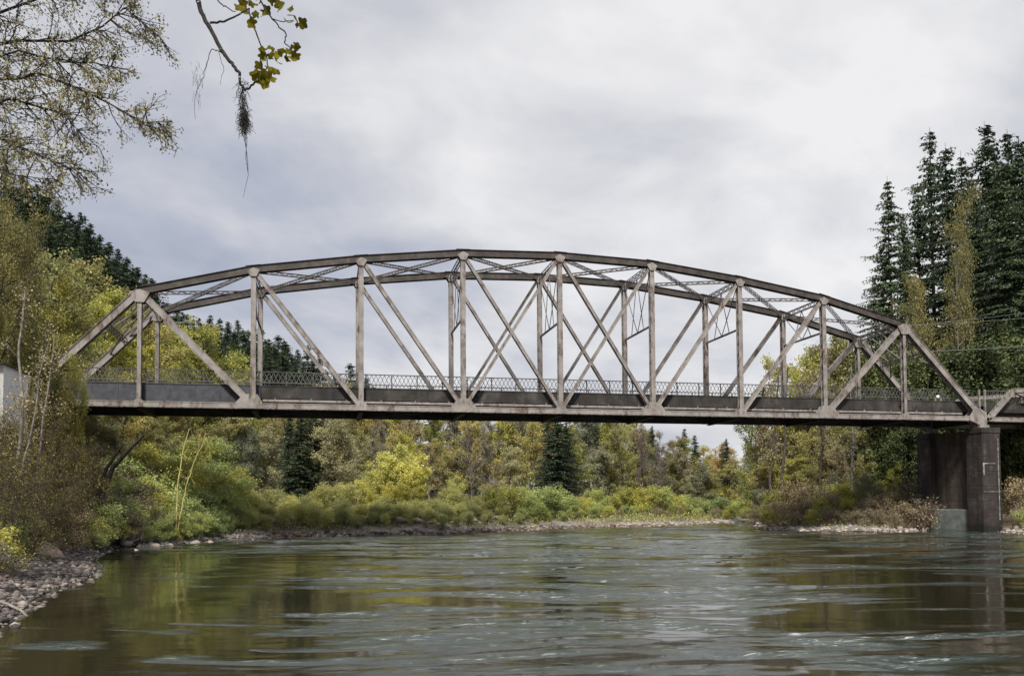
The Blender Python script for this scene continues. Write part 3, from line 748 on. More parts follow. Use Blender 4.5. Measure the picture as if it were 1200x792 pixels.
PROTO = {
 'fir': [conif(s, 42, rf=f, gap=.85, base=b, sz=.85, droop=dr) for s, f, b, dr in ((1, .29, .08, .42), (2, .26, .10, .38), (3, .31, .08, .5), (4, .28, .15, .42))],
 'hillfir': [conif(s, 24, rf=f, gap=.6, base=.05, sz=.8, droop=dr) for s, f, dr in ((5, .27, .35), (6, .23, .3), (10, .3, .4))],
 'smallfir': [conif(s, 16, rf=f, gap=.30, base=.03, sz=.5, droop=.45) for s, f in ((7, .2), (8, .17), (9, .23))],
 'yellow': [decid(s, 15, 4.2, .12, 20, (6, 4), leaves=10500, lsz=.24, jit=.32, leaf='lf_yellow') for s in (21, 22, 23)],
 'olive': [decid(s, 15, 4.0, .15, 19, (6, 4), leaves=9500, lsz=.24, jit=.30, leaf='lf_olive') for s in (31, 32, 33, 34)],
 'brown': [decid(s, 15, 3.4, .18, 20, (6, 5), elev=(.8, 1.2), leaves=8500, lsz=.2, jit=.22, leaf='lf_brown', bark='twig_grey', twigr=.035) for s in (41, 42, 43)],
 'orange': [decid(s, 14, 3.4, .1, 19, (6, 4), leaves=12000, lsz=.26, jit=.34, leaf='lf_orange') for s in (45, 46)],
 'greytree': [decid(s, 14, 3.8, .08, 20, (6, 4), leaves=15000, lsz=.25, jit=.4, leaf='lf_grey', bark='twig_grey') for s in (47, 48)],
 'bare': [decid(s, 16, 3.0, .25, 22, (7, 6), elev=(.9, 1.3), leaves=3200, lsz=.13, jit=.3, leaf='lf_bare', bark='twig_grey', twigr=.09, tr=.18) for s in (51, 52)],
 'willow': [decid(s, 6.5, 1.9, .05, 40, (4,), elev=(1.0, 1.35), leaves=6500, lsz=.19, jit=.26, leaf='lf_bright', stems=9, shape='cone', bark='bark_yellow', tr=.05) for s in (61, 62, 63)],
 'dgreen': [decid(s, 13, 4.2, .06, 21, (6, 4), leaves=16000, lsz=.27, jit=.4, leaf='lf_dgreen', bark='bark_dark') for s in (71, 72, 73)],
 'shrub': [decid(s, 3.0, 1.6, .03, 30, (4,), elev=(.5, 1.2), leaves=5200, lsz=.13, jit=.2, leaf='lf_green', stems=7, tr=.03, twigr=.012) for s in (81, 82, 83)],
 'yshrub': [decid(s, 3.0, 1.6, .03, 30, (4,), elev=(.5, 1.2), leaves=4800, lsz=.13, jit=.2, leaf='lf_yellow', stems=7, tr=.03, twigr=.012) for s in (84, 85)],
 'bshrub': [decid(s, 3.0, 1.5, .03, 36, (6,), elev=(.5, 1.2), leaves=2300, lsz=.10, jit=.16, leaf='lf_brown', bark='twig_red', stems=8, tr=.03, twigr=.016) for s in (86, 87, 88)],
 'grassbush': [decid(s, 2.4, 2.0, .02, 60, (4,), elev=(.8, 1.35), leaves=7000, lsz=.13, jit=.2, leaf='lf_grass', stems=14, tr=.018, twigr=.008) for s in (101, 102, 103)],
 'tallpale': [decid(s, 26, 3.6, .22, 26, (6, 4), elev=(.7, 1.2), leaves=8500, lsz=.2, jit=.42, leaf='lf_nolive', bark='bark_pale', tr=.22) for s in (91, 92)],
 'nearolive': [decid(s, 14, 3.6, .08, 26, (7, 5, 3), elev=(.5, 1.1), leaves=42000, lsz=.082, jit=.17, leaf='lf_nolive', bark='bark', maxl=3, stems=2, twigr=.012) for s in (95, 96)],
 'nearyellow': [decid(s, 11, 3.0, .05, 24, (7, 5, 3), elev=(.5, 1.1), leaves=38000, lsz=.082, jit=.17, leaf='lf_yellow', bark='bark', maxl=3, stems=2, twigr=.012) for s in (97,)],
 'nearbrush': [decid(s, 5, 2.2, .03, 36, (6, 4, 3), elev=(.4, 1.1), leaves=9000, lsz=.075, jit=.14, leaf='lf_brush', bark='bark', maxl=3, stems=6, tr=.045, twigr=.016) for s in (98, 99)],
}
KIND = {'grassbush': ('reed_clump', 'reeds', 'pale reedy clump'), 'hillfir': ('fir_tree', 'fir tree', 'tall dark fir'),  # object name, category, phrase
 'fir': ('fir_tree', 'fir tree', 'tall dark fir'), 'smallfir': ('fir_tree', 'fir tree', 'dark pointed young fir'),
 'yellow': ('alder_tree', 'tree', 'yellow-green leafing tree'), 'olive': ('alder_tree', 'tree', 'olive-green leafing tree'),
 'brown': ('budding_tree', 'tree', 'brown budding tree'), 'orange': ('budding_tree', 'tree', 'orange-brown budding tree'), 'greytree': ('willow_tree', 'tree', 'grey-green hazy tree'),
 'bare': ('bare_tree', 'tree', 'bare grey-twigged tree'), 'willow': ('willow_bush', 'bush', 'bright yellow upright willow'),
 'dgreen': ('broadleaf_tree', 'tree', 'deep green leafy tree'), 'shrub': ('shrub', 'shrub', 'fresh green shrub'), 'yshrub': ('shrub', 'shrub', 'yellow-green shrub'),
 'bshrub': ('shrub', 'shrub', 'reddish-brown twiggy shrub'), 'tallpale': ('cottonwood_tree', 'tree', 'tall pale-trunked cottonwood'),
 'nearolive': ('alder_tree', 'tree', 'large olive-brown tree'), 'nearyellow': ('alder_tree', 'tree', 'yellow-green tree'), 'nearbrush': ('shrub', 'shrub', 'grey-brown tangled shrub'),
}
GROUPS = {'hillfir': 'dark firs', 'fir': 'dark firs', 'smallfir': 'dark firs', 'shrub': 'riverside shrubs', 'yshrub': 'riverside shrubs', 'bshrub': 'riverside shrubs', 'nearbrush': 'riverside shrubs', 'willow': 'yellow willows'}
PLACED = []; CNT = {}
ORD = ['zeroth', 'first', 'second', 'third', 'fourth', 'fifth', 'sixth', 'seventh', 'eighth', 'ninth', 'tenth', 'eleventh', 'twelfth', 'thirteenth', 'fourteenth', 'fifteenth', 'sixteenth', 'seventeenth', 'eighteenth', 'nineteenth', 'twentieth', 'twenty-first', 'twenty-second', 'twenty-third', 'twenty-fourth', 'twenty-fifth']
PXP = [22, 163, 297, 419, 542, 658, 767, 871, 967, 1058, 1149]
NUM = ['zero', 'one', 'two', 'three', 'four', 'five', 'six', 'seven', 'eight', 'nine', 'ten', 'eleven', 'twelve', 'thirteen', 'fourteen', 'fifteen', 'sixteen', 'seventeen', 'eighteen', 'nineteen', 'twenty']
def where(px, d, pytop):
    if px < 22: return 'at picture edge'
    if px > 1165: return 'right of the pier'
    k = max(i for i in range(11) if PXP[i] <= px)
    if k == 0: return 'before bridge post one'
    if k >= 9: return 'past bridge post nine'
    return f'by bridge posts {NUM[k]} and {NUM[k+1]}'
def place(kind, px, d, top=None, h=None, var=None, row='', sx=1.0, note=None, py=None, yoff=None):
    p = xy((px - 600) / F * d, d); z = hgt(p[0], p[1])
    s = rd(np.array([p[0], p[1], 0]))
    if sdist(np.array([s[0]]), np.array([s[1]]))[0] < .2: return None
    if h is None:
        h = at(px, top, d)[2] - z
    pr = PROTO[kind]; CNT[kind] = CNT.get(kind, 0) + 1
    tm, cm, H = pr[CNT[kind] % len(pr) if var is None else var]
    k = h / H
    if k <= .05: return None
    o = empty(KIND[kind][0], (p[0], p[1], z - .05), rng.uniform(0, 6.28)); o.scale = (k * sx, k * sx, k)
    for nm, me in (('trunk', tm), ('crown', cm)):
        c = bpy.data.objects.new(nm, me); COL.objects.link(c); c.parent = o
    o['category'] = KIND[kind][1]
    o['group'] = GROUPS.get(kind, 'riverside trees') + (' on the left bank' if px < 230 and d < 90 else ' on the right bank' if px > 880 else ' on the hill' if d > 150 and px < 450 else ' on the far bank')
    PLACED.append([o, kind, px, d, top if top else 999, row, note, h])
    return o
_sdc = {}
def shore_d(px, d0=45.):
    "depth at which the bank rises out of the river along the line through px"
    k_ = (round(px), d0)
    if k_ not in _sdc:
        dd = np.arange(d0, 150, .25); v = sdist((px - 600) / F * dd, dd); j = np.where((v[1:] > 0) & (v[:-1] <= 0))[0]
        _sdc[k_] = dd[j[0] + 1] if len(j) else 150.
    return float(_sdc[k_])
def jit(a): return float(rng.uniform(-a, a))

# --- hillside firs at the left, silhouetted
ridge = [(-20, 180), (0, 190), (20, 198), (38, 208), (50, 218), (64, 228), (78, 240), (90, 246), (102, 258), (113, 268), (124, 276), (135, 286), (146, 298), (158, 306), (168, 314), (182, 340), (194, 350), (205, 355), (218, 362), (232, 366), (245, 370), (256, 366), (266, 374), (277, 368), (290, 384), (303, 380), (314, 392), (325, 386), (335, 398), (348, 408), (360, 404), (374, 418), (392, 430), (410, 424), (430, 440)]
for px, top in ridge: place('hillfir', px, 215 + jit(12), top=top + jit(5), row='ridge', sx=1.3 + jit(.2))
for px, top in ridge: place('hillfir', px + 7, 200 + jit(9), top=top + 16 + jit(8), row='slope', sx=1.4 + jit(.2))
for px, top in ((90, 285), (104, 292), (120, 300), (145, 330), (255, 395), (272, 398), (290, 402), (302, 408), (315, 400), (330, 412), (345, 425), (365, 440), (385, 446), (440, 452), (412, 446)): place('hillfir', px, 165 + jit(8), top=top, row='lower slope', sx=1.4)
for px, top, d in ((-30, 215, 150), (-8, 228, 148), (14, 240, 152), (34, 252, 150), (52, 262, 148), (70, 276, 150), (2, 262, 125), (26, 276, 122), (-20, 255, 122)):
    place('hillfir', px, d, top=top, row='foot', sx=1.4)
for px, top, d in ((352, 462, 92), (368, 472, 94), (338, 480, 93), (378, 486, 96), (654, 472, 99), (643, 488, 101), (664, 492, 103)):
    place('smallfir', px, d, top=top, row='mid bank', sx=1.35)
for px, top in ((505, 470), (765, 497), (803, 500), (815, 508), (852, 512), (700, 490), (585, 485)):
    place('smallfir', px, 128 + jit(8), top=top, row='back row', sx=1.15)
# --- left trees beyond the bridge
for px, top, d, kd in ((100, 300, 84, 'olive'), (125, 330, 80, 'yellow'), (150, 345, 90, 'yellow'), (172, 352, 84, 'olive'), (195, 372, 92, 'yellow'), (215, 378, 100, 'yellow'),
                       (235, 376, 96, 'yellow'), (255, 402, 104, 'yellow'), (275, 415, 100, 'yellow'), (292, 432, 110, 'olive'), (225, 420, 86, 'yellow'), (180, 420, 76, 'yellow'), (140, 400, 74, 'yellow'),
                       (205, 470, 80, 'orange'), (238, 500, 82, 'orange'), (258, 440, 92, 'olive')):
    place(kd, px, d, top=top, row='beyond the bridge', sx=1.15)
# --- far bank
prof = lambda px: float(np.interp(px, [240, 280, 320, 370, 410, 440, 500, 600, 700, 745, 780, 830, 880, 915], [440, 445, 470, 452, 450, 466, 470, 474, 476, 486, 508, 520, 520, 500]))
kinds = ['olive', 'brown', 'yellow', 'brown', 'olive', 'bare', 'yellow', 'brown', 'olive', 'orange', 'brown', 'greytree']
k = 0; px = 262
while px < 905:
    kd = kinds[k % 12]; 
    place(kd, px, 122 + jit(7), top=prof(px) + jit(9), row='back row', sx=1.0 + jit(.15)); px += 17 + jit(4); k += 1
px = 262; k = 3
while px < 870:
    kd = ['greytree', 'olive', 'brown', 'yellow', 'brown', 'olive', 'bare', 'brown'][k % 8]
    if 250 < px < 330: kd = 'greytree'
    dd = float(np.interp(px, [260, 600, 870], [92, 104, 124]))
    place(kd, px, dd + jit(4), top=prof(px) + 32 + jit(18), row='middle row', sx=1.1 + jit(.15)); px += 27 + jit(7); k += 1
px = 250; k = 0
while px < 912:
    place(['olive', 'yellow', 'greytree', 'olive', 'brown'][k % 5], px, 138 + jit(5), top=prof(px) + 10 + jit(8), row='hindmost row', sx=1.3); px += 19 + jit(4); k += 1
px = 330; k = 0
while px < 905:
    place(['greytree', 'olive', 'yellow', 'brown', 'olive'][k % 5], px, 114 + jit(4) + max(0, px - 700) * .03, h=7.5 + jit(1.5), row='low row', sx=1.5); px += 24 + jit(5); k += 1
for px, top, kd, d in ((412, 572, 'willow', 77), (424, 560, 'willow', 78), (436, 550, 'willow', 79), (448, 540, 'willow', 80), (460, 526, 'willow', 81), (470, 518, 'willow', 81), (481, 530, 'willow', 80), (490, 545, 'willow', 80), (455, 562, 'willow', 77), (474, 560, 'willow', 77), (436, 570, 'willow', 76), (534, 556, 'willow', 86), (725, 576, 'willow', 104), (738, 578, 'willow', 106), (835, 562, 'willow', 116), (850, 566, 'willow', 116), (690, 580, 'willow', 99), (610, 574, 'willow', 94)):
    place(kd, px, d, top=top, row='near waterline', sx=1.15)
px = 222
while px < 880:
    base = shore_d(px, 45.) + float(np.interp(px, [540, 640, 720, 860, 880], [.6, 1.5, 7, 7, 3]))
    kd = random.choice(['grassbush', 'grassbush', 'grassbush', 'grassbush', 'bshrub'] if px < 600 else ['yshrub', 'shrub', 'bshrub', 'yshrub'])
    place(kd, px, base + 1.6 + jit(.6), h=1.2 + jit(.4) + (0.5 if px < 420 else 0), row='waterline', sx=1.15 + jit(.3))
    place('grassbush' if px < 560 else random.choice(['shrub', 'yshrub']), px + 8, base + 6.0 + jit(1.5), h=(1.6 if 400 < px < 510 else 2.4 if px < 560 else 3.2) + jit(.7), row='behind', sx=1.3)
    place('grassbush' if px < 600 else random.choice(['shrub', 'shrub', 'bshrub', 'yshrub']), px + 3, base + 3.6 + jit(.8), h=1.5 + jit(.5), row='amid', sx=1.4)
    px += 17 + jit(4)
# --- right bank
for px, top, d, kd, sx_ in ((1030, 330, 100, 'fir', 1.0), (1020, 400, 96, 'fir', 1.3), (1048, 208, 104, 'fir', 1.0), (1066, 250, 112, 'fir', 1.0), (1100, 150, 118, 'fir', 1.1), (1118, 168, 108, 'fir', .95), (1136, 178, 122, 'fir', 1.0), (1165, 142, 104, 'fir', 1.15), (1192, 152, 110, 'fir', 1.2), (1184, 190, 92, 'fir', 1.1), (1222, 150, 104, 'fir', 1.2), (1152, 230, 98, 'fir', 1.1), (1176, 165, 116, 'fir', 1.1), (1205, 160, 98, 'fir', 1.1), (1148, 205, 112, 'fir', 1.0), (1084, 215, 118, 'fir', 1.0), (1066, 300, 100, 'fir', 1.2), (1190, 260, 90, 'fir', 1.2), (1215, 240, 88, 'fir', 1.2), (1040, 290, 108, 'fir', 1.0),
                       (1118, 200, 92, 'tallpale', .5), (1134, 250, 90, 'tallpale', .6), (1092, 300, 88, 'tallpale', .7), (1072, 345, 86, 'tallpale', .8),
                       (985, 318, 126, 'bare', 1.1), (1000, 332, 122, 'bare', 1.2), (968, 352, 130, 'bare', 1.1), (978, 340, 128, 'bare', 1.1), (915, 412, 98, 'yellow', .9), (938, 400, 95, 'yellow', .8), (956, 404, 96, 'brown', .9), (900, 445, 96, 'brown', .8), (975, 430, 92, 'brown', .9), (1000, 440, 90, 'brown', .9), (890, 470, 98, 'yellow', .8), (922, 400, 112, 'yellow', 1.0), (945, 385, 108, 'yellow', 1.0), (934, 425, 104, 'yellow', 1.0), (905, 432, 116, 'bare', .9), (960, 405, 104, 'yellow', .8),
                       (980, 400, 100, 'brown', 1), (1005, 395, 102, 'dgreen', .9), (1022, 385, 98, 'olive', 1.), (1045, 400, 90, 'dgreen', 1.), (1075, 410, 84, 'dgreen', 1.1), (1105, 405, 85, 'dgreen', 1.1), (1135, 398, 84, 'dgreen', 1.1), (1165, 390, 86, 'dgreen', 1.15), (1195, 400, 82, 'dgreen', 1.2), (1215, 370, 88, 'dgreen', 1.1),
                       (895, 500, 102, 'greytree', 1.2), (912, 495, 98, 'olive', 1.2), (930, 500, 94, 'brown', 1.2), (950, 500, 90, 'olive', 1.2), (900, 530, 96, 'olive', 1.4), (925, 535, 90, 'yellow', 1.4), (955, 530, 87, 'olive', 1.3), (985, 520, 86, 'brown', 1.3), (1015, 530, 84, 'olive', 1.3), (1040, 540, 82, 'yellow', 1.3), (890, 490, 112, 'olive', .9), (908, 480, 108, 'yellow', .8), (925, 470, 104, 'brown', 1.), (945, 465, 98, 'olive', 1.), (962, 480, 94, 'brown', 1.0), (985, 470, 92, 'yellow', .9), (1008, 480, 88, 'olive', 1.), (1030, 470, 86, 'dgreen', 1.), (1055, 490, 82, 'dgreen', 1.),
                       (1178, 480, 80, 'dgreen', 1.1), (1205, 470, 78, 'dgreen', 1.1)):
    place(kd, px, d, top=top - (8 if kd == 'fir' else 0), row='right bank', sx=sx_ * (.82 if kd == 'fir' else 1))
px = 884
while px < 1215:
    base = shore_d(px, 50.) + float(np.interp(px, [884, 960, 1060, 1090, 1150, 1215], [.5, 2.4, 1.6, 1.2, 1.5, 2.5]))
    if not (1086 < px < 1140):
        place(random.choice(['bshrub', 'yshrub', 'bshrub', 'bshrub', 'yshrub'] if px < 1170 else ['shrub', 'shrub', 'bshrub']), px, base + .8 + jit(.5), h=1.7 + jit(.4), row='right waterline', sx=1.3)
        place(random.choice(['bshrub', 'yshrub', 'bshrub']), px + 9, base + 3.2 + jit(.8), h=2.6 + jit(.5), row='right amid', sx=1.3)
    place(random.choice(['yshrub', 'bshrub', 'greytree' if px < 1040 else 'bshrub']), px + 6, base + 6.5 + jit(1.5), h=4.0 + jit(.9), row='right behind', sx=1.25)
    px += 17 + jit(4)
# --- left bank, near side
for px, top, d, kd, sx_ in ((-5, 155, 43, 'nearolive', .62), (38, 232, 45, 'nearolive', .5), (-115, 120, 33, 'nearolive', .9), (26, 345, 44, 'nearyellow', .4), (80, 300, 68, 'nearyellow', .7), (52, 400, 48, 'nearyellow', .4), (80, 405, 50, 'nearyellow', .36), (64, 430, 49, 'nearolive', .4), (-35, 250, 47, 'nearolive', .7), (104, 345, 70, 'yellow', .8), (86, 320, 66, 'olive', .8), (60, 290, 62, 'olive', .9), (22, 300, 60, 'nearyellow', .9),
                       (40, 440, 37, 'nearbrush', .5), (-12, 486, 29, 'nearbrush', 1.), (10, 468, 35, 'nearbrush', .9), (-16, 462, 34, 'nearbrush', 1.0), (58, 500, 41, 'nearbrush', .8), (84, 515, 47, 'nearbrush', .8), (100, 535, 50, 'nearbrush', .9), (5, 530, 27, 'nearbrush', 1.0), (38, 530, 33, 'nearbrush', .9), (65, 550, 36, 'nearbrush', .9)):
    place(kd, px, d, top=top, row='near left bank', sx=sx_)
for px, d, kd, h in ((2, 26, 'yshrub', 1.8), (10, 31, 'shrub', 2.4), (30, 33, 'yshrub', 1.7), (52, 37, 'bshrub', 2.2), (70, 40, 'bshrub', 2.4), (88, 42, 'bshrub', 2.6), (84, 46, 'bshrub', 2.6), (104, 46, 'yshrub', 2.2), (118, 50, 'bshrub', 2.4), (136, 53, 'yshrub', 2.3), (150, 57, 'shrub', 2.6),
                     (165, 54, 'shrub', 1.9), (178, 57, 'yshrub', 2.3), (192, 60, 'shrub', 2.4), (205, 64, 'bshrub', 2.2), (140, 60, 'shrub', 3.4), (160, 66, 'yshrub', 3.8), (185, 70, 'olive', 6.0), (212, 74, 'shrub', 3.4), (120, 58, 'bshrub', 3.5), (100, 55, 'nearbrush', 5.0), (160, 72, 'olive', 7), (135, 68, 'olive', 8), (-5, 23, 'bshrub', 1.6), (128, 51, 'bshrub', 2.2), (146, 55, 'bshrub', 2.6), (158, 57, 'yshrub', 3.0), (168, 58, 'shrub', 3.4), (176, 59, 'bshrub', 2.6), (188, 62, 'shrub', 3.6), (150, 61, 'bshrub', 3.6), (172, 64, 'yshrub', 4.2), (200, 66, 'shrub', 3.8), (214, 66, 'yshrub', 2.8), (226, 67, 'shrub', 3.0), (238, 69, 'shrub', 3.2), (250, 70, 'shrub', 3.2), (262, 71, 'shrub', 2.8), (230, 74, 'yshrub', 4.5), (250, 77, 'shrub', 4.5), (132, 56, 'bshrub', 3.0), (140, 64, 'greytree', 5.5), (118, 62, 'greytree', 7)):
    place(kd, px, d, h=h, row='left waterline', sx=1.2)

for ds, hh in ((1.0, 1.3), (2.4, 2.0), (4.0, 2.8), (6.0, 3.4), (8.5, 4.0)):
    px = 112 + ds
    while px < 275:
        rr = (px - 600) / F; dd = 45.
        sd_ = sdist(np.array([rr * q for q in np.arange(45, 75, .25)]), np.arange(45, 75, .25)); j = np.where(sd_ > 0)[0]
        if len(j): place(random.choice(['bshrub', 'shrub', 'yshrub', 'bshrub', 'shrub'] if px < 190 else ['shrub', 'shrub', 'yshrub']), px, 45 + .25 * j[0] + ds + jit(.3), h=hh + jit(.35), row='left slope %g' % ds, sx=1.3)
        px += 13 + jit(3)
# --- labels
def build_labels():
    recs = {}
    for rec in PLACED:
        o, kind, px, d, top, row, note, h = rec
        ph = KIND[kind][2]
        loc = {'ridge': 'on left ridge', 'slope': 'under left ridge', 'lower slope': 'low on left hill', 'back row': 'atop far bank', 'middle row': 'midway up far bank', 'hindmost row': 'hindmost on far bank',
               'low row': 'low on far bank', 'foot': 'at left hill foot', 'mid bank': 'amid far bank', 'beyond the bridge': 'beyond the bridge', 'near waterline': 'near far waterline', 'waterline': 'at far waterline', 'amid': 'in far second row', 'right amid': 'in right second row', 'behind': 'behind waterline shrubs', 'right bank': 'on right bank',
               'right waterline': 'along right waterline', 'right behind': 'up right bank', 'near left bank': 'on near bank', 'left waterline': 'low on near bank', 'left slope 1': 'at left waterline', 'left slope 2.4': 'above left waterline', 'left slope 4': 'midway up left shore', 'left slope 6': 'high on left shore', 'left slope 8.5': 'atop left shore'}[row]
        lab = f'{ph} {loc} {where(px, d, top)}'
        recs.setdefault(lab, []).append(rec)
    for lab, rs in recs.items():
        if len(rs) == 1: rs[0][0]['label'] = lab; continue
        rs.sort(key=lambda q: q[2]); n = len(rs)
        names = {2: ['left of two', 'right of two'], 3: ['leftmost of three', 'middle of three', 'rightmost of three']}.get(n) or [f'{ORD[i+1]} from left' for i in range(n)]
        for q, nm in zip(rs, names): q[0]['label'] = f'{lab}, {nm}'
build_labels()

# --- single stems and snags drawn from the picture, each standing where it grows
def stem_thing(name, label, cat, paths, mat, leafm=None, leaves=0, lsz=.1, jitl=.2, twigs=0, group=None, seed=3, childname='trunk', crown='crown', tw_len=.7):
    "paths: list of (pts[(px,py,d)], r0, r1)"
    rg = np.random.default_rng(seed); base = at(*paths[0][0][0]); sk = Sk(); tips = []
    for pts, r0, r1 in paths:
        W = [at(*q) - base for q in pts]
        # resample with wobble
        out = [W[0]]
        for a, b in zip(W[:-1], W[1:]):
            L = np.linalg.norm(b - a); n = max(1, int(L / .5))
            for i in range(1, n + 1): out.append(a + (b - a) * i / n + (rg.normal(0, .015 * L / n ** .5, 3) if i < n else 0))
        sk.poly(out, r0, r1)
        tips += out[1:]
        for t in range(twigs):
            i = rg.integers(len(out) // 3, len(out)); dr = nrm(rg.normal(0, 1, 3) + np.array([0, 0, .3]))
            grow(sk, out[i], dr, tw_len * rg.uniform(.5, 1.3), max(r1 * .5, .006), rg, 0, 1, .05, (3,), .7, .3, 3)
    o = empty(name, base); tag(o, label, cat, group)
    Vt, Ft = tubes(sk.P, sk.Q, sk.a, sk.b, 6); linkobj(bpy.data.objects.new(childname, mesh_np(childname, Vt, Ft, mat, True)), o)
    if leaves:
        T = np.array([t[0] for t in sk.tips] if sk.tips else tips); C = T[rg.integers(0, len(T), leaves)] + rg.normal(0, jitl, (leaves, 3))
        Vl, Fl = leafquads(C, lsz, rg); linkobj(bpy.data.objects.new(crown, mesh_np(crown, Vl, Fl, leafm)), o)
    return o
stem_thing('leaning_snag', 'dark leaning double-trunked snag on the left bank under the bridge', 'snag',
           [([(112, 618, 48.8), (120, 580, 48.8), (132, 548, 48.8), (150, 528, 48.8), (168, 510, 48.8)], .24, .07), ([(113, 618, 48.8), (116, 575, 48.8), (124, 550, 48.8), (136, 532, 48.8), (144, 520, 48.8)], .2, .06), ([(120, 580, 48.8), (112, 560, 48.8), (108, 548, 48.8)], .1, .04)], M['bark_dark'], twigs=5, seed=4)
stem_thing('birch_sapling', 'slim pale yellow forked sapling leaning right on the left shore', 'sapling',
           [([(206, 622, 56), (208, 570, 56), (214, 530, 56), (219, 512, 56), (222, 502, 56)], .06, .025), ([(208, 622, 56), (218, 570, 56), (230, 535, 56), (238, 520, 56), (241, 506, 56)], .05, .02)], M['bark_yellow'], M['lf_yellow'], 260, .12, .25, 5, seed=6, tw_len=1.4)
stem_thing('pale_trunk_tree', 'pale bare-stemmed tree rising at the left edge behind the rock pile', 'tree',
           [([(22, 600, 33), (18, 560, 33), (24, 520, 33), (27, 470, 33), (22, 420, 33), (30, 340, 33)], .085, .03), ([(20, 570, 33), (34, 520, 33), (42, 480, 33), (46, 440, 33), (58, 400, 33)], .06, .02)], M['bark_pale'], M['lf_brown'], 900, .09, .2, 9, seed=7)
stem_thing('pale_trunk_tree', 'second pale leaning stem beside the pale bare-stemmed tree on left bank', 'tree',
           [([(46, 596, 36), (42, 560, 36), (48, 520, 36), (52, 480, 36), (60, 430, 36), (64, 390, 36)], .065, .02)], M['bark_pale'], M['lf_brown'], 500, .09, .2, 7, seed=8)
for j, (px, top, d) in enumerate(((905, 505, 88), (918, 500, 86), (962, 500, 82), (998, 500, 81))):
    z = rd(np.array([0, 0, 0]))
    yb = 603
    stem_thing('slender_tree', f'slender dark bare trunk among right bank brush, {ORD[j+1]} of four from left', 'tree', [([(px, yb, d), (px - 3 + j, 560, d), (px + 2, 520, d), (px + 5 - 2 * j, 470, d), (px + 8 - 3 * j, 430, d)], .17, .06)], M['bark' if j != 3 else 'bark_pale'], M['lf_brown'], 450, .2, .4, 8, group='slender trunks on the right bank', seed=20 + j, tw_len=2)

# --- tree overhanging at upper left
def overhang():
    rg = np.random.default_rng(42); sk = Sk(); d0 = 15.0
    b = xy(-12.4, 15.5); base = np.array([b[0], b[1], hgt(*b)])
    def W(px, py, d=d0): return at(px, py, d) - base
    trunk = [np.array([0, 0, -.4]), np.array([0.1, 0, 2.5]), W(-120, 330, 15.2), W(-100, 180, 15), W(-85, 60, 15), W(-60, -80, 15)]
    sk.poly(trunk, .26, .12)
    limbs = [
      [W(-95, 130), (W(-30, 95)), W(15, 88), W(50, 92), W(90, 105), W(130, 125), W(165, 142), W(194, 148)],
      [W(-90, 80), W(-40, 60), W(20, 45), W(70, 40), W(120, 32), W(155, 20), W(186, 42)],
      [W(-90, 60), W(-20, 20), W(40, -5), W(90, -15), W(140, -10)],
      [W(-95, 150), W(-40, 130), W(10, 115), W(50, 118), W(85, 140), W(108, 170)],
      [W(-100, 190), W(-40, 170), W(0, 165), W(40, 180), W(75, 195), W(98, 206)],
      [W(-100, 200), W(-50, 185), W(-10, 195), W(25, 210), W(55, 212)],
      [W(-85, 50), W(-30, 0), W(20, -30), W(80, -40), W(150, -35)],
      [W(-90, 110), W(-30, 75), W(30, 66), W(70, 70), W(105, 68), W(140, 78)],
      [W(-80, 20), W(-20, -40), W(40, -60), W(100, -70)],
    ]
    T = []
    for li, L in enumerate(limbs):
        L = [q + rg.normal(0, .02, 3) + FH * rg.normal(0, .25) * (i > 1) for i, q in enumerate(L)]
        sk.poly(L, (.036 if li < 4 else .024), .006)
        for i in range(2, len(L)):
            for j in range(11):
                t = rg.uniform(0, 1); q = L[i - 1] + (L[i] - L[i - 1]) * t; dl = nrm(L[i] - L[i - 1])
                sd = UC * rg.normal(-.15, .8) + FH * rg.normal(0, .8) + dl * rg.uniform(.5, 1.2)
                n0 = len(sk.tips)
                grow(sk, q, nrm(sd), rg.uniform(.35, .95) * (1 - .35 * i / len(L)), .012, rg, 0, 1, -.03, (5,), .7, .25, 3)
    T = np.array([t[0] for t in sk.tips])
    n = 15000; w = rg.uniform(0, 1, len(T)) ** 1.8; w /= w.sum()
    C = T[rg.choice(len(T), n, p=w)] + rg.normal(0, .05, (n, 3))
    o = empty('overhanging_tree', base); tag(o, 'sparse leafy tree reaching over the water at the upper left corner', 'tree')
    A = np.maximum(sk.a, .004); B = np.maximum(sk.b, .003)
    Vt, Ft = tubes(sk.P, sk.Q, A, B, 5); linkobj(bpy.data.objects.new('trunk', mesh_np('trunk', Vt, Ft, M['bark_dark'], True)), o)
    Vl, Fl = leafquads(C, .05, rg, (.4, .8)); linkobj(bpy.data.objects.new('crown', mesh_np('crown', Vl, Fl, M['lf_near'])), o)
overhang()

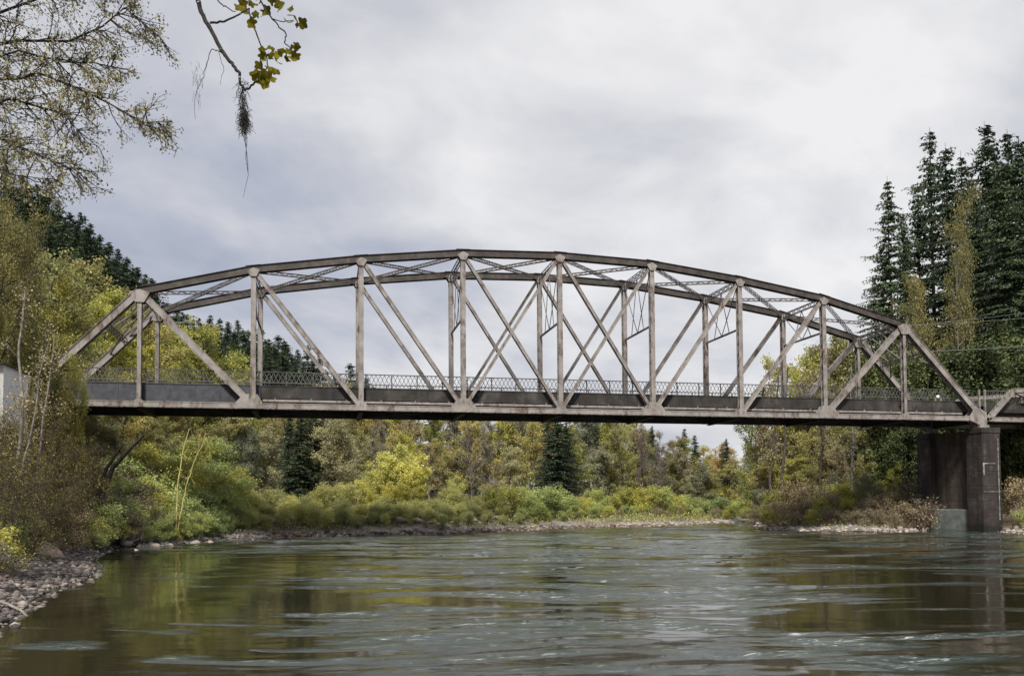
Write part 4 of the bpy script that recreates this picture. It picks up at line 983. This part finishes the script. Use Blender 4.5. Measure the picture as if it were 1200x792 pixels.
# --- hanging branch close to the viewer
def hanging():
    rg = np.random.default_rng(9); D = 5.0; base = at(228, -40, D)
    W = lambda px, py, dd=0: at(px, py, D + dd) - base
    sk = Sk()
    def pl(pts, r0, r1, sm=4, wob=.003):
        P = [W(*p) for p in pts]; out = [P[0]]
        for a, b in zip(P[:-1], P[1:]):
            for i in range(1, sm + 1): out.append(a + (b - a) * i / sm + rg.normal(0, wob, 3) * (i < sm))
        sk.poly(out, r0, r1); return out
    pl([(222, -60), (230, -5), (236, 15), (246, 33), (258, 56), (266, 68), (276, 80), (281, 86)], .016, .009)
    pl([(281, 86), (281, 96), (286, 106), (296, 100), (304, 95)], .009, .005)
    pl([(246, 27), (262, 26), (277, 19), (292, 10)], .007, .004)
    pl([(254, -2), (262, 8), (276, 14)], .004, .0025)
    pl([(228, -30), (262, -20), (300, -12), (325, 2)], .010, .005)
    pl([(292, 10), (296, 28), (303, 46), (311, 62), (314, 78), (305, 92)], .005, .003)
    pl([(300, -10), (312, 14), (326, 30), (335, 40), (333, 50), (341, 57)], .005, .003)
    pl([(318, 22), (332, 26), (344, 24)], .003, .002)
    for a in ((243, 62), (248, 58)):
        pass
    pl([(266, 68), (256, 60), (248, 58), (241, 80), (234, 100), (228, 118), (229, 140)], .003, .001)
    pl([(256, 60), (262, 78), (258, 100)], .002, .001)
    o = empty('hanging_branch', base); tag(o, 'dark twig with lobed yellow-green leaves and moss dangling from the top', 'branch')
    Vt, Ft = tubes(sk.P, sk.Q, sk.a, sk.b, 6); linkobj(bpy.data.objects.new('stem', mesh_np('stem', Vt, Ft, M['bark_dark'], True)), o)
    # lobed leaves
    prof_ = []
    for k_ in range(26):
        a = 2 * math.pi * k_ / 26; lob = .62 + .38 * abs(math.cos(2.5 * (a))) ** .7 * (1 if k_ % 2 == 0 else .86)
        prof_.append((a, lob))
    spots = [(281, 10), (288, 14), (293, 5), (297, 18), (300, 8), (306, 3), (313, 10), (322, 1), (296, 27), (285, 3), (326, 8), (310, 18), (342, 20), (350, 25), (347, 31), (343, 11), (338, 27),
             (308, 62), (311, 70), (318, 66), (322, 74), (327, 62), (334, 68), (341, 60), (346, 66), (348, 55), (315, 82), (322, 85), (309, 88), (304, 94), (300, 88), (313, 95), (318, 92), (306, 75), (330, 58), (304, 58), (298, 84), (315, 58), (340, 70), (309, 98), (326, 68), (320, 60), (336, 62)]
    VV = []; FFc = []
    for (px, py) in spots:
        c = W(px + rg.normal(0, 1.5), py + rg.normal(0, 1.5), rg.normal(0, .05)); s = rg.uniform(.022, .040)
        nv = nrm(-FH * rg.uniform(.2, 1) + rg.normal(0, .6, 3)); u = nrm(np.cross(nv, rg.normal(0, 1, 3))); v = np.cross(nv, u); b0 = len(VV)
        VV.append(c)
        for a, l in prof_:
            l2 = l * (1 - .35 * (abs(a - math.pi) < .35)); VV.append(c + (u * math.cos(a) + v * math.sin(a)) * s * l2 + nv * (s * .65 * l2 * abs(math.sin(a)) ** 1.5 - .1 * s))
        for k_ in range(26): FFc.append((b0, b0 + 1 + k_, b0 + 1 + (k_ + 1) % 26))
    linkobj(bpy.data.objects.new('leaves', mesh_np('leaves', np.array(VV), np.array(FFc), M['lf_hang'])), o)
    # moss: hanging threads
    sk = Sk()
    for i in range(420):
        cx_, cy_ = (284, 106) if i < 60 else ((285, 122) if i < 125 else (286, 140))
        p = W(cx_ + rg.normal(0, 2.2), cy_ + rg.normal(0, 7), rg.normal(0, .012)); pts = [p]; dr = np.array([0, 0, -1.]) + rg.normal(0, .75, 3)
        for j in range(4): dr = nrm(dr + rg.normal(0, .5, 3) + np.array([0, 0, -.35])); pts.append(pts[-1] + dr * rg.uniform(.008, .022))
        sk.poly(pts, .0016, .0008)
    for x1 in (0, 1.5, -1.2):
        pts = [W(286 + x1, 140), W(288 + x1, 165), W(289 - x1, 185), W(291, 205), W(287, 222), W(285, 232)]
        if x1: pts = pts[:4]
        sk.poly(pts, .0022, .0008)
    for i in range(40):
        p = W(232 + rg.normal(0, 4), 60 + rg.uniform(10, 60), 0); q = p + np.array([0, 0, -1]) * rg.uniform(.02, .07) + rg.normal(0, .01, 3); sk.seg(p, q, .0009, .0005)
    Vt, Ft = tubes(sk.P, sk.Q, sk.a, sk.b, 3); linkobj(bpy.data.objects.new('moss', mesh_np('moss', Vt, Ft, M['moss'])), o)
hanging()

# ------------------------------------------------------------------ rocks, gravel, ground cover, driftwood
bm = bmesh.new(); bmesh.ops.create_icosphere(bm, subdivisions=2, radius=1); bm.verts.ensure_lookup_table()
IV = np.array([v.co[:] for v in bm.verts]); IF = np.array([[v.index for v in f.verts] for f in bm.faces]); bm.free()
bm = bmesh.new(); bmesh.ops.create_icosphere(bm, subdivisions=1, radius=1); bm.verts.ensure_lookup_table()
JV = np.array([v.co[:] for v in bm.verts]); JF = np.array([[v.index for v in f.verts] for f in bm.faces]); bm.free()
def rockverts(rg, s, base=IV, rough=.22):
    V = base.copy()
    for k in range(7):
        n = nrm(rg.normal(0, 1, 3)); c = rg.uniform(.35, .8); t = V @ n; V = V - np.outer(np.maximum(t - c, 0), n) * .9
    V = V * (1 + rg.normal(0, rough * .25, (len(V), 1)))
    V = V * np.array([rg.uniform(.8, 1.4), rg.uniform(.7, 1.2), rg.uniform(.45, .8)]) * s
    a = rg.uniform(0, 6.28); c, s_ = math.cos(a), math.sin(a); return V @ np.array([[c, s_, 0], [-s_, c, 0], [0, 0, 1]])
def boulder(px, py_or_d, size, mat, label, group=None, isd=False, flat=1):
    if isd: p = xy((px - 600) / F * py_or_d, py_or_d)
    else: p = onwater(px, py_or_d)[:2]
    z = max(hgt(*p), -.1); rg = np.random.default_rng(int(px * 7 + size * 100))
    V = rockverts(rg, size); V[:, 2] *= flat
    o = bpy.data.objects.new('boulder', mesh_np('boulder', V, IF, mat)); linkobj(o); o.location = (p[0], p[1], z + size * .2); tag(o, label, 'rock', group)
boulder(50, 34.5, .95, M['rock_tan'], 'large pale tan boulder at the top of the left rock pile', isd=True)
def spread_boulders(lst, lab, group):
    n = len(lst)
    for j, (px, d, s) in enumerate(lst): boulder(px, d, s * .75, M['farrock'], f'{lab}, {ORD[j+1]} from left', group, isd=True)
spread_boulders([(345, 70.3, .7), (372, 70.2, .55), (398, 70.4, .8), (425, 71.8, .7), (447, 72, .55), (470, 72.6, .9), (488, 73.2, 1.1), (504, 73.5, .6), (530, 75, .5), (556, 78, .7), (580, 80.5, .6), (604, 83, .5)], 'pale boulder along the far shoreline', 'boulders along the far shore')
spread_boulders([(182, 52.3, .45), (200, 53.5, .5), (228, 56.5, .55), (246, 58, .45)], 'grey boulder at the left shore by the rapids', 'boulders on the left shore')
def scatter_rocks(name, label, n, region, size, mat, seed, base=JV, faces=JF, smax=2.5):
    rg = np.random.default_rng(seed); Vs = []; Fs = []; k = 0; nb = len(base)
    r, d = region(rg, n * 4); s = sdist(r, d); P = xy(0, 0)
    X = R0[0] * r + FH[0] * d; Y = R0[1] * r + FH[1] * d; Z = height(X, Y)
    cnt = 0
    for i in range(len(r)):
        if cnt >= n: break
        if s[i] < -.35 or s[i] > smax * (0.4 + rg.uniform()): continue
        sz = size * min(rg.lognormal(0, .5), 2.4); V = rockverts(rg, sz, base); Vs.append(V + np.array([X[i], Y[i], max(Z[i], -.06) + sz * rg.uniform(-.1, .35)])); Fs.append(faces + cnt * nb); cnt += 1
    o = bpy.data.objects.new(name, mesh_np(name, np.concatenate(Vs), np.concatenate(Fs), mat)); linkobj(o); tag(o, label, 'rocks', kind='stuff')
def along(pts_i0, pts_i1, wid):
    seg = RIV[pts_i0:pts_i1 + 1]
    def f(rg, n):
        L = np.linalg.norm(np.diff(seg, axis=0), axis=1); c = np.concatenate([[0], np.cumsum(L)]); t = rg.uniform(0, c[-1], n)
        r = np.interp(t, c, seg[:, 0]); d = np.interp(t, c, seg[:, 1]); return r + rg.normal(0, wid, n), d + rg.normal(0, wid, n)
    return f
scatter_rocks('river_cobbles', 'pile of grey angular cobbles on the near left bank', 11000, along(6, 13, 2.4), .065, M['rock'], 1, smax=5.5)
scatter_rocks('river_cobbles', 'grey stones along the left shore below the bridge', 500, along(13, 17, 1.0), .12, M['rock'], 2, smax=.9)
scatter_rocks('river_cobbles', 'broken rocks along the far shoreline', 2200, along(17, 24, .7), .15, M['farrock'], 3, smax=.8)
scatter_rocks('river_cobbles', 'pale gravel along the right shore', 3500, along(32, 43, 2.0), .10, M['gravel'], 4, smax=3.5)
def ground_cover():
    rg = np.random.default_rng(77); n = 420000
    t = rg.uniform(-.66, .68, n); d = 15 + 125 * rg.uniform(0, 1, n) ** .75; r = t * d; s = sdist(r, d)
    lo = np.where(t < -.35, 2.4, np.where((d < 95) & (t < .05), .9, 1.8)); k = (s > lo * rg.uniform(.7, 1.4, n)) & (s < 30); r, d, s = r[k], d[k], s[k]
    X = R0[0] * r + FH[0] * d; Y = R0[1] * r + FH[1] * d; kk = fnoise(X, Y, 3.0) > -.55; X, Y, d = X[kk], Y[kk], d[kk]
    Z = height(X, Y); n = len(X); hh = rg.gamma(2, .16, n) * (.6 + .5 * (fnoise(X, Y, 5.) + 1) / 2)
    C = np.stack([X, Y, Z + hh * rg.uniform(.2, 1.2, n)], -1); dirs = np.tile([0, 0, 1.2], (n, 1)) + rg.normal(0, .5, (n, 3))
    V, Fs = leafquads(C, .06 + .0015 * d, rg, (.3, .7), 0, dirs)
    o = bpy.data.objects.new('ground_cover', mesh_np('ground_cover', V, Fs, M['cover'])); linkobj(o); tag(o, 'low brush, grass and leaf litter covering the banks', 'undergrowth', kind='stuff')
ground_cover()
# driftwood
stem_thing('driftwood_log', 'bare bleached stick poking from the rocks over the water at lower left', 'driftwood', [([(-8, 702, 20.5), (10, 708, 20.3), (26, 716, 20.0), (36, 727, 19.6)], .05, .018)], M['bark_pale'], seed=31, childname='wood')
stem_thing('driftwood_log', 'dark waterlogged stump with a pale end at the left shore', 'driftwood', [([(137, 628, 50), (146, 637, 49), (158, 638, 48.5)], .28, .2), ([(158, 634, 48.4), (164, 632, 48.3)], .14, .1)], M['bark_dark'], seed=32, childname='wood', twigs=4)
boulder(162, 48.6, .28, M['white'] if False else M['gravel'], 'small white-topped stone beside the dark stump', isd=True)
stem_thing('driftwood_tangle', 'dark reddish tangle of roots caught against the pier base', 'driftwood',
           [([(1062 + 4 * j, 626 - (j % 3), 71.5 + .3 * (j % 4)), (1070 + 3 * j, 608 - 3 * (j % 4), 72), (1078 + 2 * j, 592 + 4 * (j % 3), 72.5)], .09, .04) for j in range(8)], M['twig_red'], M['lf_brown'], 900, .16, .3, 14, seed=33, childname='wood', crown='debris', tw_len=1.1)
stem_thing('driftwood_log', 'pale forked stub standing in water before the root tangle', 'driftwood', [([(1081, 630, 70.5), (1082, 618, 70.5)], .10, .06), ([(1081, 625, 70.5), (1087, 618, 70.5)], .07, .04)], M['bark_pale'], seed=34, childname='wood')

# small white building on the left approach
wb = xy((-8 - 600) / F * 39, 39); zb = hgt(*wb)
ZWB = at(0, 432, 39)[2] - zb
WB = empty('white_building', (wb[0] - 1.0, wb[1], zb), 0); tag(WB, 'small white building glimpsed through branches at the left edge', 'building')
m = MB(); m.box((-2.6, -1.6, -1.5), (1.9, 1.6, ZWB)); m.build('wall', M['white'], WB)
m = MB(); m.prism([(-2.75, ZWB), (2.05, ZWB), (-.35, ZWB + .25)], -1.9, 1.9); m.build('roof', M['roofing'], WB)
m = MB(); m.box((-.6, -1.63, .9), (.5, -1.605, 1.9)); m.build('window', M['glass'], WB)
m = MB(); [m.box((-.68, -1.65, z), (.58, -1.61, z + .08)) for z in (.82, 1.9)]; m.build('window_frame', M['rail'], WB)

# overhead cables
def cable(p, q, sag, label, r=.010):
    A, B = at(*p), at(*q); n = 24; pts = [A + (B - A) * i / n - np.array([0, 0, 1]) * sag * 4 * (i / n) * (1 - i / n) for i in range(n + 1)]
    V, Fq = tubes(pts[:-1], pts[1:], [r] * n, [r] * n, 4); o = bpy.data.objects.new('overhead_cable', mesh_np('overhead_cable', V - A, Fq, M['cable'])); linkobj(o); o.location = Vector(A)
    tag(o, label, 'cable', 'overhead cables')
M['cable'] = surf('grey_cable', [(.3, (.18, .19, .18)), (.7, (.28, .29, .28))], 2, .6)
cable((1010, 385, 79), (1290, 352, 70), .35, 'upper pale cable crossing before the right bank trees')
cable((1000, 382, 79), (1290, 362, 70), .4, 'middle pale cable crossing before the right bank trees')
cable((1040, 412, 80), (1290, 396, 70), .3, 'lowest thin cable crossing above the pony truss', .018)

# ------------------------------------------------------------------ sky, sun, camera
w = bpy.data.worlds.new('World'); S.world = w; w.use_nodes = True; nt = w.node_tree; nt.nodes.clear()
wo = N(nt, 'ShaderNodeOutputWorld'); bg = N(nt, 'ShaderNodeBackground'); sky = N(nt, 'ShaderNodeTexSky'); sky.sky_type = 'NISHITA'; sky.sun_disc = False
SEL, SAZ = math.radians(52), math.radians(200)       # sun direction: elevation and azimuth clockwise from +Y
sky.sun_elevation = SEL; sky.sun_rotation = SAZ; sky.air_density = 1.0; sky.dust_density = 2.0
tc = N(nt, 'ShaderNodeTexCoord'); gen = tc.outputs['Generated']
sepg = N(nt, 'ShaderNodeSeparateXYZ'); nt.links.new(gen, sepg.inputs[0])
# clouds laid on a flat layer overhead, so they stretch towards the horizon
zc_ = math_(nt, 'ADD', math_(nt, 'MAXIMUM', sepg.outputs['Z'], 0.0), .5)
cx = N(nt, 'ShaderNodeCombineXYZ'); nt.links.new(math_(nt, 'DIVIDE', sepg.outputs['X'], zc_), cx.inputs[0]); nt.links.new(math_(nt, 'DIVIDE', sepg.outputs['Y'], zc_), cx.inputs[1]); cx.inputs[2].default_value = 3.7
cl1 = noise(nt, mapping(nt, cx.outputs[0], (1.5, 1.9, 1)), 1.0, 8, .56, .5)
cl2 = noise(nt, mapping(nt, cx.outputs[0], (5, 7, 1), (0, 0, -.4)), 1.0, 6, .5, .4)
dn = N(nt, 'ShaderNodeVectorMath', operation='DOT_PRODUCT'); nt.links.new(gen, dn.inputs[0])
bd = np.array(nrm(ray(1050, 230))); dn.inputs[1].default_value = tuple(bd)
glow = ramp(nt, dn.outputs['Value'], [(.55, (0, 0, 0)), (1.0, (1, 1, 1))])
cval = math_(nt, 'ADD', math_(nt, 'MULTIPLY', cl1, .80), math_(nt, 'MULTIPLY', cl2, .38))
cval = math_(nt, 'ADD', cval, math_(nt, 'MULTIPLY', glow, .10))
ccol = ramp(nt, cval, [(.41, (.30, .33, .405)), (.51, (.385, .405, .475)), (.60, (.495, .50, .54)), (.70, (.62, .62, .635)), (.80, (.73, .72, .725))])
SKS = .10
gain = N(nt, 'ShaderNodeVectorMath', operation='SCALE'); nt.links.new(ccol, gain.inputs[0]); gain.inputs['Scale'].default_value = 1 / SKS
skc = mix(nt, .92, sky.outputs[0], gain.outputs[0])
nt.links.new(skc, bg.inputs[0]); bg.inputs[1].default_value = SKS
nt.links.new(bg.outputs[0], wo.inputs[0])

sl = bpy.data.lights.new('sun', 'SUN'); sl.energy = 4.8; sl.angle = math.radians(8); sl.color = (1, .95, .86)
so = bpy.data.objects.new('sun', sl); COL.objects.link(so)
sd = Vector((math.sin(SAZ) * math.cos(SEL), math.cos(SAZ) * math.cos(SEL), math.sin(SEL)))
so.rotation_euler = sd.to_track_quat('Z', 'Y').to_euler(); so.location = (0, -20, 40)

cd = bpy.data.cameras.new('camera'); co = bpy.data.objects.new('camera', cd); COL.objects.link(co)
cd.sensor_width = 36; cd.lens = F / 1200 * 36; cd.shift_y = (CY - 396) / 1200; cd.clip_end = 6000; cd.clip_start = .05
mw = Matrix(((RC[0], UC[0], -FW[0], 0), (RC[1], UC[1], -FW[1], 0), (RC[2], UC[2], -FW[2], CAMZ), (0, 0, 0, 1)))
co.matrix_world = mw
S.camera = co
S.view_settings.view_transform = 'Standard'; S.view_settings.look = 'None'; S.view_settings.exposure = .34; S.view_settings.gamma = 1
try:
    S.cycles.max_bounces = 6; S.cycles.diffuse_bounces = 3; S.cycles.glossy_bounces = 3; S.cycles.transmission_bounces = 3
except Exception: pass
print('things', len([o for o in S.objects if o.parent is None]), 'labels', len(PLACED))
